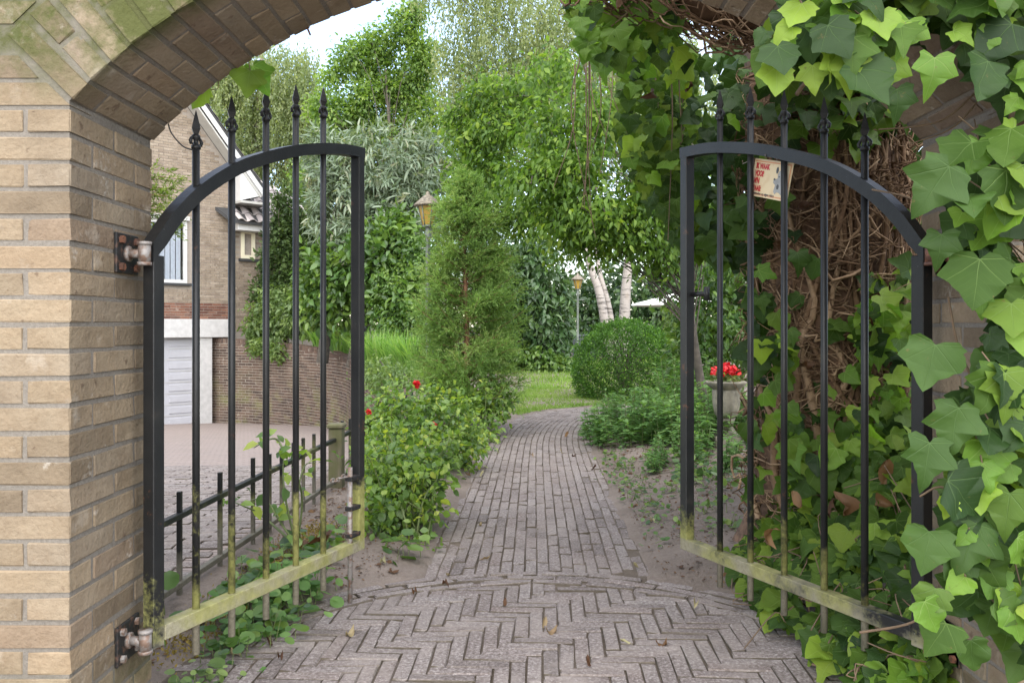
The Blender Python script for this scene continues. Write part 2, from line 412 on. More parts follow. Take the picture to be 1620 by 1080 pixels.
def gate_mat(name, moss_edge, amount):
    t = NT(name); x = t.xyz(); n = t.noise(26, 6, .7); n2 = t.noise(9, 4); n3 = t.noise(220, 2)
    base = t.mix(t.rng(n2, .3, .7), (.010, .0105, .011), (.018, .018, .018))
    base = t.mix(t.rng(n3, .76, .8, 0, .8), base, (.32, .32, .3))            # chips
    base = t.mix(t.rng(n2, .66, .8, 0, .3), base, (.08, .06, .045))
    base = t.mix(t.math('MULTIPLY', t.rng(t.noise(13, 6, .75), .64, .7), .8), base, (.10, .045, .025))
    big = t.noise(4.2, 3); fine = t.noise(70, 5, .7)
    z = t.math('ADD', x[2], t.math('ADD', t.math('MULTIPLY', t.math('SUBTRACT', big, .5), .85), t.math('MULTIPLY', t.math('SUBTRACT', fine, .5), .35)))
    k = t.math('MULTIPLY', t.rng(z, moss_edge + .07, moss_edge - .07), amount)
    green = t.mix(t.rng(n, .35, .65), (.17, .17, .045), (.29, .28, .10))
    grey = t.mix(t.rng(fine, .35, .65), (.17, .15, .11), (.29, .265, .2))
    nz = t.n('ShaderNodeSeparateXYZ', {0: t.n('ShaderNodeNewGeometry').outputs['Normal']}).outputs[2]
    bare = t.math('MAXIMUM', t.rng(x[2], .215, .19), t.math('MULTIPLY', t.rng(x[2], .245, .24), t.rng(n2, .42, .6, .15, .85)))   # undersides, bar ends, worn rail
    green = t.mix(bare, green, grey)
    t.bump(t.math('ADD', n, fine), .35, .002)
    c = t.mix(k, base, green)
    return t.set(c, t.math('ADD', .42, t.math('MULTIPLY', k, .5)), spec=.3)
M_gateL = gate_mat('black_gate_paint_mossy', .40, 1.0)
M_gateR = gate_mat('black_gate_paint', .25, .75)
M_gateS = gate_mat('black_gate_stile', .27, .9)
M_fence = gate_mat('fence_paint', .25, .45)
def rusty(name, a, b, thr=.5):
    t = NT(name); n = t.noise(60, 5); c = t.mix(t.rng(n, thr - .08, thr + .08), a, b); t.bump(n, .4, .002); return t.set(c, .6, .3)
M_steel = rusty('weathered_steel', (.25, .23, .215), (.17, .11, .08), .52)
M_rust = rusty('rusty_bolt', (.20, .085, .05), (.10, .05, .035))
M_plate = rusty('black_hinge_plate', (.018, .018, .018), (.11, .06, .04), .6)
M_white = simple('white_paint', (.48, .475, .46), .5, nscale=6, var=.05, bump=.03)
M_greyboard = simple('grey_white_board', (.36, .35, .32), .6, nscale=5, var=.08, bump=.05)
M_conc = simple('painted_concrete', (.42, .41, .40), .75, nscale=9, var=.12, bump=.2)
M_door = simple('garage_door_paint', (.36, .36, .385), .45, nscale=5, var=.05, bump=.03)
def tilemat():
    t = NT('roof_tile'); c = t.ramp(t.rand(), [(0, (.20, .175, .17)), (.5, (.27, .24, .235)), (1, (.35, .31, .29))])
    n = t.noise(8, 6); c = t.mix(t.rng(n, .5, .72, 0, .6), c, (.12, .11, .085)); t.bump(n, .4, .01); return t.set(c, .8)
M_tile = tilemat()
M_glass = NT('window_glass'); M_glass.set((.03, .035, .04), .06, 0, .7); M_glass = M_glass.m
M_blind = simple('blind_fabric', (.48, .53, .6), .8, var=.06, bump=0)
M_blindglass = NT('clear_glass'); M_blindglass.b.inputs['Transmission Weight'].default_value = 1; M_blindglass.set((1, 1, 1), .02); M_blindglass = M_blindglass.m
M_dark = simple('dark_interior', (.03, .03, .03), .8)
M_mosswood = NT('mossy_wood')
def mosswood():
    t = M_mosswood; p = t.n('ShaderNodeMapping', {0: t.pos(), 'Scale': (60, 60, 4)}).outputs[0]
    n = t.noise(1, 5, .7, vec=p); m = t.noise(9, 5)
    c = t.mix(t.rng(n, .3, .7), (.08, .068, .045), (.16, .135, .095)); c = t.mix(t.rng(m, .35, .6, 0, .7), c, (.085, .09, .028)); t.bump(n, .5, .004); return t.set(c, .9)
M_mosswood = mosswood()
M_lamp = simple('patinated_lamp_metal', (.12, .135, .115), .6, var=.3)
M_lampcap = simple('lichened_lamp_cap', (.17, .145, .11), .9, nscale=40, var=.6, bump=.6)
M_lampglass = NT('amber_lamp_glass'); M_lampglass.b.inputs['Transmission Weight'].default_value = .15; M_lampglass.set((.30, .19, .025), .4); M_lampglass = M_lampglass.m
M_stone = simple('weathered_stone', (.19, .172, .13), .9, nscale=18, var=.4, bump=.6)
M_canvas = simple('white_canvas', (.78, .77, .74), .8, var=.04, bump=.05)
M_terra = simple('terracotta', (.42, .16, .08), .8)
M_charcoal = simple('charcoal_cover', (.06, .065, .075), .75, var=.2)
M_sign = NT('sign_cream')
def signmat():
    t = M_sign; n = t.noise(30, 5); c = t.mix(t.rng(n, .5, .8, 0, .6), (.62, .50, .31), (.45, .26, .13)); return t.set(c, .55)
M_sign = signmat()
M_signred = simple('sign_red', (.42, .025, .03), .5, var=.1, bump=0)
M_signorange = simple('sign_orange', (.58, .25, .12), .5, var=.1, bump=0)
M_signink = simple('sign_ink', (.05, .05, .05), .5, var=.1, bump=0)
M_signgrey = simple('sign_grey', (.26, .26, .25), .5, var=.2, bump=0)
M_wire = simple('black_cable', (.015, .015, .015), .5, bump=0)

# ------------------------------------------------------------------ leaves
def leaf_diamond():   # 2 triangles folded
    return np.array([(0, 0, 0), (.24, .45, .05), (0, 1, 0), (-.24, .45, .05)], float), np.array([(0, 1, 2), (0, 2, 3)])
def leaf_simple(w=.27, fold=.1, curl=.15):
    return np.array([(0, 0, 0), (w * .85, .3, fold), (w * .8, .62, fold - curl * .4), (0, 1, -curl), (-w * .8, .62, fold - curl * .4), (-w * .85, .3, fold), (0, .45, 0)], float), \
        np.array([(0, 1, 6), (1, 2, 6), (2, 3, 6), (3, 4, 6), (4, 5, 6), (5, 0, 6)])
def leaf_long(w=.11, curl=.35):
    return np.array([(0, 0, 0), (w, .3, .03), (0, .5, -.08), (w * .7, .72, -curl * .5), (0, 1, -curl), (-w * .7, .72, -curl * .5), (-w, .3, .03)], float), \
        np.array([(0, 1, 2), (1, 3, 2), (3, 4, 2), (4, 5, 2), (5, 6, 2), (6, 0, 2)])
def leaf_ivy(var=0):
    """five-lobed leaf: smooth lobed outline fanned from a bent midrib"""
    r = np.random.default_rng(100 + var)
    base = [[(0, -.0), (.13, -.10), (.32, -.13), (.50, .0), (.48, .16), (.58, .38), (.42, .50), (.25, .70), (.0, 1.0)],
            [(0, -.0), (.15, -.09), (.36, -.10), (.50, .06), (.49, .20), (.53, .36), (.40, .52), (.24, .74), (.0, .97)],
            [(0, -.0), (.11, -.13), (.29, -.18), (.50, -.07), (.43, .11), (.62, .42), (.37, .50), (.20, .71), (.0, 1.05)]][var % 3]
    fold = r.uniform(-.15, .55); curl = r.uniform(-.15, .6); wav = r.uniform(.03, .10); tw = r.uniform(-.35, .35); kx = r.uniform(.82, 1.12)
    mid = [(0, 0), (0, .22), (0, .5), (0, .78)]; P = [(x, y) for x, y in mid] + [(0, base[-1][1])]; T = []
    for s in (1, -1):
        B = np.array(base) + r.normal(0, .022, (9, 2)) * ([[0]] + [[1]] * 7 + [[0]]); st = len(P); ring = []
        for i in range(8):
            ring.append(B[i])
            if i in (2, 3, 4, 5, 6, 7): ring.append((B[i] + B[i + 1]) / 2 + np.array([.018 if i in (2, 4, 6, 7) else -.016, .008]))
        ring = [(abs(p[0]) * s * kx * (1.0 if s > 0 else r.uniform(.93, 1.04)), p[1]) for p in ring[1:]]
        P += ring; m = len(ring); ids = [0] + [st + i for i in range(m)] + [4]
        def mi(y): return 0 if y < .1 else 1 if y < .36 else 2 if y < .62 else 3
        cur = 0
        for i in range(len(ids) - 1):
            p0, p1 = P[ids[i]], P[ids[i + 1]]; want = max(cur, mi(min(p0[1], p1[1])))
            if ids[i] != 0:
                while cur < want: T.append((cur, ids[i], cur + 1)); cur += 1
            if ids[i] != cur and ids[i + 1] != cur: T.append((cur, ids[i], ids[i + 1]))
    P = np.array([(x, y, 0) for x, y in P], float); T = [t for t in T if len(set(t)) == 3]
    out = []
    for t in T:                                     # one winding for the whole leaf
        q = P[list(t)]; n = np.cross(q[1] - q[0], q[2] - q[0])[2]; out.append(t if n > 0 else t[::-1])
    ax = np.abs(P[:, 0])
    P[:, 2] = fold * ax ** 1.1 - curl * (P[:, 1] - .2) ** 2 - .25 * ax ** 2 * (1 if fold > 0 else -1) + wav * np.sin(P[:, 0] * 9 + P[:, 1] * 8 + var) + tw * P[:, 0] * (P[:, 1] - .3)
    return P, np.array(out)
def leaf_curled(var=0):
    r = np.random.default_rng(500 + var); P = []; T = []
    for j, t in enumerate(np.linspace(0, 1, 6)):
        w = .30 * math.sin(math.pi * (t * .9 + .06)) ** .8
        for s_ in (-1, -.5, 0, .5, 1): P.append((s_ * w + r.normal(0, .015), t, .55 * abs(s_) ** 1.3 * (.5 + .7 * math.sin(t * 4 + var)) * (1 if s_ > 0 else r.uniform(.2, 1)) + .3 * math.sin(t * 3.4 + var * 1.7) + r.normal(0, .05)))
    for j in range(5):
        for i in range(4): q = j * 5 + i; T += [(q, q + 1, q + 6), (q, q + 6, q + 5)]
    return np.array(P), np.array(T)
def leaf_toothed(var=0):
    P, T = leaf_simple(.36, .1, .2); return P, T

def nrmz(a): return a / np.maximum(np.linalg.norm(a, axis=-1, keepdims=True), 1e-9)
def leaf_arrays(tpl, pos, axis, nrm, size, wid=1.0):
    P, T = tpl; N = len(pos)
    a = nrmz(axis); s = nrmz(np.cross(a, nrm)); n = np.cross(s, a)
    size = np.broadcast_to(np.asarray(size, float), (N,))[:, None, None]
    V = pos[:, None, :] + size * (P[None, :, 0:1] * wid * s[:, None] + P[None, :, 1:2] * a[:, None] + P[None, :, 2:3] * n[:, None])
    Fc = T[None] + (np.arange(N) * len(P))[:, None, None]
    return V.reshape(-1, 3), Fc.reshape(-1, T.shape[1])
def leaf_cloud(name, mat, tpls, pos, axis, nrm, size, parent, rnd=None, kind='stuff', rng=RNG, luv=False, wid=1.0):
    pos, axis, nrm = (np.asarray(q, float) for q in (pos, axis, nrm)); N = len(pos)
    size = np.broadcast_to(np.asarray(size, float), (N,)); rnd = rng.uniform(.001, .999, N) if rnd is None else np.clip(rnd, .001, .999)
    tpls = tpls if isinstance(tpls, list) else [tpls]
    Vs, Fs, Rs, Ls = [], [], [], []; off = 0
    for i, tp in enumerate(tpls):
        sel = np.arange(i, N, len(tpls))
        if not len(sel): continue
        V, Fc = leaf_arrays(tp, pos[sel], axis[sel], nrm[sel], size[sel], wid); Vs.append(V); Fs.append(Fc + off); off += len(V)
        Rs.append(np.repeat(rnd[sel], len(tp[0])))
        if luv: Ls.append(np.tile(tp[0], (len(sel), 1)))
    at = {'rnd': np.concatenate(Rs)}
    if luv: at['luv'] = np.concatenate(Ls)
    me = np_mesh(name, np.concatenate(Vs), [np.concatenate(Fs)], mat, at)
    return obj(name, me, parent, kind)

_lm = {}
def leaf_part_mesh(tpl_fn, var, mat):
    k = (tpl_fn.__name__, var, mat.name)
    if k not in _lm:
        P, T = tpl_fn(var); _lm[k] = np_mesh('leaf', P, [T], mat, {'luv': P}, smooth=True)
    return _lm[k]
def leaf_parts(parent, mats, tpl_fn, nvar, pos, axis, nrm, size, rng=RNG, name='leaf'):
    a = nrmz(np.asarray(axis, float)); s = nrmz(np.cross(a, nrm)); n = np.cross(s, a)
    out = []
    for i in range(len(pos)):
        m = mats[i % len(mats)] if not callable(mats) else mats(i)
        o = obj(name, leaf_part_mesh(tpl_fn, int(rng.integers(nvar)), m), parent)
        k = float(size[i])
        M = Matrix(((s[i][0] * k, a[i][0] * k, n[i][0] * k, pos[i][0]), (s[i][1] * k, a[i][1] * k, n[i][1] * k, pos[i][1]), (s[i][2] * k, a[i][2] * k, n[i][2] * k, pos[i][2]), (0, 0, 0, 1)))
        o.matrix_basis = M
        out.append(o)
    return out
def rvec(n, s=1.0, rng=RNG): return rng.normal(0, s, (n, 3))
# ================================================================== ground, drive, path
DB = np.array([(-8, -1.32), (2.36, -1.32), (9, -1.3), (12, -2.0), (14.5, -2.8), (16.7, -3.54), (18.2, -4.6), (19.3, -6.0), (19.9, -7.36), (20.0, -7.36)], float)
def xdrive(y): return np.interp(y, DB[:, 0], DB[:, 1])
def zdrive(y): return -np.clip((np.asarray(y, float) - 4) / 16, 0, 1.05) * 1.285
def zwall(y): return np.interp(y, [0, 7.5, 9, 12, 16.7, 20], [0, 0, .18, .35, .44, .76])
PC = np.array([(.04, 2.0), (.08, 3.6), (.11, 5.2), (.14, 6.6), (.19, 7.8), (.31, 8.8), (.52, 9.6), (.95, 10.2), (1.6, 10.45), (2.4, 10.45), (3.4, 10.4)], float)
def spline(P, n=400):
    P = np.asarray(P, float); t = np.arange(len(P)); tt = np.linspace(0, len(P) - 1, n); out = []
    E_ = np.vstack([2 * P[0] - P[1], P, 2 * P[-1] - P[-2]])
    for x in tt:
        i = min(int(x), len(P) - 2); u = x - i; a, b, c, d = E_[i:i + 4]
        out.append(.5 * (2 * b + (c - a) * u + (2 * a - 5 * b + 4 * c - d) * u * u + (3 * b - a - 3 * c + d) * u ** 3))
    return np.array(out)
PCS = spline(PC, 300)
HALF = .49
ARC_C, ARC_R = np.array([.05, 2.40]), 1.145
def fbm(x, y, s=0):
    v = 0
    for k, (f, a) in enumerate(((1.3, 1), (2.9, .5), (6.1, .28), (13.7, .15))):
        v = v + a * np.sin(x * f * 1.7 + y * f * .9 + 1.3 * k + s) * np.sin(y * f * 1.5 - x * f * .6 + 2.1 * k + s * 2)
    return v
def path_d(x, y):
    x = np.asarray(x, float).ravel(); y = np.asarray(y, float).ravel(); d = np.full(len(x), 1e9)
    for s in range(0, len(PCS), 3): d = np.minimum(d, np.hypot(x - PCS[s, 0], y - PCS[s, 1]))
    return d
def herring_in(x, y):
    """signed: positive inside the herringbone apron"""
    arc = ARC_R - np.hypot(x - ARC_C[0], y - ARC_C[1])
    band = np.minimum(1.02 - np.abs(x - .03) - .06 * np.clip(y - 2.0, 0, 1), 2.75 - y)
    return np.maximum(arc, band)
def gz(x, y):
    x = np.asarray(x, float); y = np.asarray(y, float); sh = x.shape
    X, Y = x.ravel(), y.ravel()
    xd = xdrive(Y)
    z = np.clip(zwall(Y) - .05, 0, 9) * np.clip(1 - (X - xd - .25) / (.8 + .4 * np.clip(Y - 9.5, 0, 6)), 0, 1)
    z = np.where(Y > 20, .7 * np.clip(1 - (X + 7.3) / 3.5, 0, 1), z)
    d = path_d(X, Y)
    e = np.maximum(-(d - HALF), herring_in(X, Y))          # >0 inside the paving
    n = fbm(X, Y)
    edge = np.clip(-e / .16, 0, 1)
    z = z + np.where(e > 0.0, -.045 + .045 * np.clip((.115 - e + .04 * n) / .10, 0, 1), .002 + .03 * edge + .012 * n * edge)
    bank = np.clip((X - .72) / .9, 0, 1) * np.clip((Y - 2.2) / .6, 0, 1) * np.clip((9.2 - Y) / 2, 0, 1)
    z = z + .09 * bank * (e < 0) * np.clip(-e / .3, 0, 1)
    return z.reshape(sh)

def grid_mesh(name, xs, ys, zf, mat):
    Xg, Yg = xs, ys
    Z = zf(Xg, Yg); V = np.stack([Xg, Yg, Z], -1).reshape(-1, 3); r, c = Xg.shape
    i = np.arange((r - 1) * c).reshape(r - 1, c)[:, :-1].ravel()
    return V, np.stack([i, i + 1, i + c + 1, i + c], 1)
rows = np.concatenate([np.arange(-8, 1.5, .5), np.arange(1.5, 11, .035), np.arange(11, 20, .25)])
offs = np.concatenate([np.arange(0, 3.4, .035), np.arange(3.4, 8, .25), np.arange(8, 30, 2), [40, 60, 100]])
Xg = xdrive(rows)[:, None] + offs[None]; Yg = np.repeat(rows[:, None], len(offs), 1)
V1, F1 = grid_mesh('g', Xg, Yg, gz, None)
r2 = np.array([20.0, 21, 22, 24, 26, 30, 36, 45, 60, 90, 140.]); c2 = np.concatenate([[-110, -60, -30, -20], np.arange(-14, 8, .5), [10, 15, 22, 32, 52, 93.]])
X2, Y2 = np.meshgrid(c2, r2); r3 = (X2 * 0, )
V2, F2 = grid_mesh('g', X2, Y2, gz, None)
lx = np.array([-110, -60, -30, -15, -8, -4, -2, -1.3201]); ly = np.array([-60, -30, -8, 0, 2.3, 4, 6, 9, 12, 16, 20.])
X3, Y3 = np.meshgrid(lx, ly); X3 = np.where(X3 == lx[-1], xdrive(Y3), X3)
V3, F3 = grid_mesh('g', X3, Y3, lambda x, y: zdrive(y) - .09, None)
V4, F4 = grid_mesh('g', *np.meshgrid(np.array([-110, -2, 100.]), np.array([-60, -30, -8.])), lambda x, y: x * 0 - .03, None)
n1, n2, n3 = len(V1), len(V2), len(V3)
me = np_mesh('ground', np.concatenate([V1, V2, V3, V4]), [np.concatenate([F1, F2 + n1, F3 + n1 + n2, F4 + n1 + n2 + n3])], M_soil, smooth=True)
ground = tag(obj('ground', me), kind='structure')

# street paving on the viewer's side of the wall
mb = MB(); mb.box((-40, -40, -.02), (40, 1.2, -.006)); street = tag(mb.build('street_pavement', M_street), kind='structure')

# ---- drive: sloping sheet plus single pavers where they can be told apart
Yd = np.concatenate([np.arange(1.0, 20.3, .35), [20.35]]); tcol = np.linspace(0, 1, 20)
Xd = -14 + (xdrive(Yd)[:, None] + .0 - .02 + 14) * tcol[None]; Ydg = np.repeat(Yd[:, None], 20, 1)
Vd, Fd = grid_mesh('d', Xd, Ydg, lambda x, y: zdrive(y) - .005, None)
M_driveflat = NT('drive_paving_far')
def dfar():
    t = M_driveflat
    b = t.n('ShaderNodeTexBrick', {'Vector': t.n('ShaderNodeMapping', {0: t.pos(), 'Rotation': (0, 0, .12)}).outputs[0], 'Color1': (.27, .22, .2, 1), 'Color2': (.23, .19, .17, 1), 'Mortar': (.09, .07, .055, 1), 'Scale': 1, 'Mortar Size': .006, 'Brick Width': .21, 'Row Height': .075})
    n = t.noise(3, 5); n2 = t.noise(120, 5)
    c = t.mix(t.rng(n, .4, .7, 0, .5), b.outputs[0], (.24, .19, .16)); c = t.mix(t.rng(n2, .4, .7, 0, .4), c, (.14, .12, .11))
    t.bump(b.outputs[1], -.5, .004); return t.set(c, .88, spec=.3)
M_driveflat = dfar()
drive = tag(obj('driveway', np_mesh('driveway', Vd, [Fd], [M_driveflat])), kind='structure')
cand = []
th = .12
for i in range(-60, 60):
    for j in range(0, 140):
        u = (i + .5 * (j % 2)) * .212 + random.uniform(-.004, .004); v = j * .077
        x = u * math.cos(th) - v * math.sin(th) - 1.2; y = u * math.sin(th) + v * math.cos(th) + 2.2
        if y < 2.5 or y > 8.2 or x > xdrive(y) - .1: continue
        sx = CX + x * F / y
        if sx < 225 or sx > 560: continue
        cand.append((y, x))
cand.sort()
slope_d = math.atan(1.285 / 16)
stuffmb = MB()
for k, (y, x) in enumerate(cand):
    z = float(zdrive(y)) - .022 + random.gauss(0, .0015); pitch = -slope_d if y > 4 else 0
    rot = (pitch + random.gauss(0, .008), random.gauss(0, .008), th + random.gauss(0, .008))
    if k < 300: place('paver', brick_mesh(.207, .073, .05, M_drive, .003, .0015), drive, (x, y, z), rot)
    else:
        M = Matrix.Translation((x, y, z)) @ Matrix.Rotation(rot[2], 4, 'Z') @ Matrix.Rotation(rot[0], 4, 'X')
        V, Fc = chbox((.1035, .0365, .025), .003, .001); stuffmb.add([M @ Vector(p) for p in V], Fc)
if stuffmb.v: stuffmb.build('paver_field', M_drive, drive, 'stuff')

# ---- herringbone apron
apron = tag(MB().box((-1.15, -1.2, -.05), (1.2, 3.75, -.0095)).build('herringbone_apron', M_joint), kind='structure')
L_, W_ = .2, .05
hb = []
for i in range(-40, 40):
    for j in range(-60, 50):
        m = (i - j) % 8
        if m == 0: cx, cy, horiz = (i + 2) * W_, (j + .5) * W_, True
        elif m == 7: cx, cy, horiz = (i + .5) * W_, (j + 2) * W_, False
        else: continue
        a = R_(-2.0); x = cx * math.cos(a) - cy * math.sin(a) + .02; y = cx * math.sin(a) + cy * math.cos(a) + 2.4
        if np.hypot(x - ARC_C[0], y - ARC_C[1]) > ARC_R - .10 and y > 2.42: 
            if not (y < 2.72 and abs(x - .03) < .93): continue
        if y < -1.1 or abs(x - .03) > 1.06: continue
        hb.append((-y if y > 2.2 else 50 - y, x, y, horiz))
# arc courses, three concentric rows
for r in (ARC_R - .03, ARC_R - .086, ARC_R - .142):
    n = int(2 * R_(62) * r / .207)
    for k in range(n):
        a = R_(90 - 62) + (k + .5 + .33 * (r > 1.1)) * (2 * R_(62) / n)
        x, y = ARC_C[0] + r * math.cos(a), ARC_C[1] + r * math.sin(a)
        if y > 2.78: hb.append((-99, x, y, a + math.pi / 2))
hb.sort(key=lambda q: q[0])
stuffmb = MB()
for k, (key, x, y, hz) in enumerate(hb):
    arc = not isinstance(hz, bool)
    ang = hz if arc else (R_(-2.0) + (0 if hz else math.pi / 2))
    z = -.032 + random.gauss(0, .0014) + .0008 * float(fbm(x * 1.0, y * 1.0)) + (.003 if arc else 0) - (.0025 if not arc and np.hypot(x - ARC_C[0], y - ARC_C[1]) > ARC_R - .27 else 0)
    rot = (random.gauss(0, .014), random.gauss(0, .009), ang + random.gauss(0, .014))
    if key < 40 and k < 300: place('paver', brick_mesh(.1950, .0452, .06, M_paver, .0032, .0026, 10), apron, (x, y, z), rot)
    else:
        V, Fc = chbox((.0975, .0228, .03), .0035, .001); M = Matrix.Translation((x, y, z)) @ Matrix.Rotation(rot[2], 4, 'Z'); stuffmb.add([M @ Vector(p) for p in V], Fc)
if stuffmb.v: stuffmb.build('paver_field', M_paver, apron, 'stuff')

# ---- garden path: stretcher courses running along it and bending to the right at the end
jm = MB()
nrm2 = np.gradient(PCS, axis=0); nrm2 = nrm2 / np.linalg.norm(nrm2, axis=1, keepdims=True); nr = np.stack([nrm2[:, 1], -nrm2[:, 0]], 1)
Va = PCS - nr * .56; Vb = PCS + nr * .56; keep = PCS[:, 1] > 3.3
Vj = np.concatenate([np.c_[Va[keep], np.full(keep.sum(), -.008)], np.c_[Vb[keep], np.full(keep.sum(), -.008)]]); n = keep.sum()
Fj = np.array([(i, i + n, i + n + 1, i + 1) for i in range(n - 1)])
path = tag(obj('garden_path', np_mesh('garden_path', Vj, [Fj], M_joint)), kind='structure')
pb = []
for j in range(-10, 10):
    off = (j + .5) * .0525; line = PCS + nr * off
    seg = np.r_[0, np.cumsum(np.linalg.norm(np.diff(line, axis=0), axis=1))]
    s = random.uniform(0, .2)
    while s < seg[-1]:
        ln = .194 if random.random() < .93 else .095
        c = np.array([np.interp(s + ln / 2, seg, line[:, k]) for k in (0, 1)]); t = np.array([np.interp(s + ln, seg, line[:, k]) - np.interp(s, seg, line[:, k]) for k in (0, 1)])
        s += ln + .008
        if np.hypot(*(c - ARC_C)) < ARC_R - .03 or c[1] < 3.2 or c[0] > 2.9: continue
        pb.append((c[1], c[0], math.atan2(t[1], t[0]), ln, abs(j + .5)))
pb.sort()
stuffmb = MB()
for k, (y, x, a, ln, jj) in enumerate(pb):
    z = -.031 + random.gauss(0, .0016) - (.002 if np.hypot(x - ARC_C[0], y - ARC_C[1]) < ARC_R + .10 else 0) + .0008 * float(fbm(x, y)) - .0008 * max(0, jj - 6) * 2
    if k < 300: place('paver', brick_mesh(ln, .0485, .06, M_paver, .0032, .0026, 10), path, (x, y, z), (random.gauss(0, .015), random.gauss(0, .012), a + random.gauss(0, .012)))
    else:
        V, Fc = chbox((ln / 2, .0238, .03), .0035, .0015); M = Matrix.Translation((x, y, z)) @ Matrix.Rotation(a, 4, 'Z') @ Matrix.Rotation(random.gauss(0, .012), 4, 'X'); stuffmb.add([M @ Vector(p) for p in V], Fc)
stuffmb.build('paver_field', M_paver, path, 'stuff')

# ================================================================== brick archway
XL, XR, YF, YB = -1.037, 1.140, 1.93, 2.36
AX, AZ, AR = .0515, H - .524, 1.507
ZS = 1.564; TOP = 2.62; XW = 2.75
arch = thing('brick_archway', 'tan brick garden wall with a segmental arched gateway, green algae on the left haunch', 'gateway', (0, (YF + YB) / 2, 0))
def arch_pt(a, r): return AX + r * math.sin(a), AZ + r * math.cos(a)
aL, aR = math.asin((XL - AX) / AR), math.asin((XR - AX) / AR)
rec = .0030                                                            # joint recess
NA = 36
inn = [arch_pt(aL + (aR - aL) * k / NA, AR + rec) for k in range(NA + 1)]
mb = MB()
I4 = Matrix.Identity(4)
y0, y1 = YF + rec, YB - rec
mb.prism([(-XW, -.3), (XL - rec, -.3), (XL - rec, inn[0][1]), (-XW, inn[0][1])], y0, y1, I4)
mb.prism([(XR + rec, -.3), (XW, -.3), (XW, inn[-1][1]), (XR + rec, inn[-1][1])], y0, y1, I4)
for k in range(NA):                                                  # spandrels, slice by slice
    (xa, za), (xb, zb) = inn[k], inn[k + 1]
    mb.prism([(xa, za), (xb, zb), (xb, TOP), (xa, TOP)], y0, y1, I4)
mb.prism([(-XW, inn[0][1]), (inn[0][0], inn[0][1]), (inn[0][0], TOP), (-XW, TOP)], y0, y1, I4)
mb.prism([(inn[-1][0], inn[-1][1]), (XW, inn[-1][1]), (XW, TOP), (inn[-1][0], TOP)], y0, y1, I4)
mb.build('mortar', M_mortar, arch)
bricks = []       # (priority, x0,x1,y0,y1,z0,z1, M or None)
CO, BH, J = .0627, .0515, .011
S, Hd = .209, .099
def seen(x, y, z):
    sx = CX + x * F / y; sy = CY - (z - H) * F / y
    return -40 < sx < 1660 and -40 < sy < 1120
k = 0; zj = 1.548
rowsz = [zj - CO * (i + 1) + J / 2 for i in range(0, 27)]
for i, z in enumerate(rowsz):
    A = (i % 2 == 0)
    for side in (-1, 1):
        e = XL if side < 0 else XR
        def bx_(a, b, ya, yb, pr=0):
            xa, xb = e + side * a, e + side * b
            bricks.append((pr, min(xa, xb), max(xa, xb), ya, yb, z, z + BH, None))
        if A:
            bx_(0, Hd, YF, YF + S); bx_(0, Hd, YF + S + J, YB)
            x = Hd + J
        else:
            bx_(0, S, YF, YF + Hd); bx_(0, Hd, YF + Hd + J, YF + Hd + J + S); bx_(0, Hd, YF + Hd + 2 * J + S, YB)
            x = S + J
        while x < XW - abs(e) - .02:
            w = min(S, XW - abs(e) - x)
            if w > .04: bx_(x, x + w, YF, YF + Hd, 0 if seen(e + side * x, YF, z) else 2)
            x += S + J
# voussoirs
nv = 39
for v in range(nv):
    a = aL + (aR - aL) * (v + .5) / nv; th2 = (aR - aL) / nv * AR
    M = Matrix.Translation((AX, 0, AZ)) @ Matrix.Rotation(a, 4, 'Y')
    w = th2 - J
    if v % 2 == 0: lst = [(0, S, YF, YF + Hd), (0, Hd, YF + Hd + J, YF + Hd + J + S), (0, S, YF + Hd + 2 * J + S, YB)]
    else: lst = [(0, Hd, YF, YF + S), (Hd + J, S, YF, YF + S), (0, Hd, YF + S + J, YB)]
    for r0, r1, ya, yb in lst:
        sx = AX + (AR + .05) * math.sin(a); sz = AZ + (AR + .05) * math.cos(a)
        bricks.append((0 if seen(sx, yb, sz) else 1, -w / 2, w / 2, ya, yb, AR + r0, AR + r1, M))
cutb = []
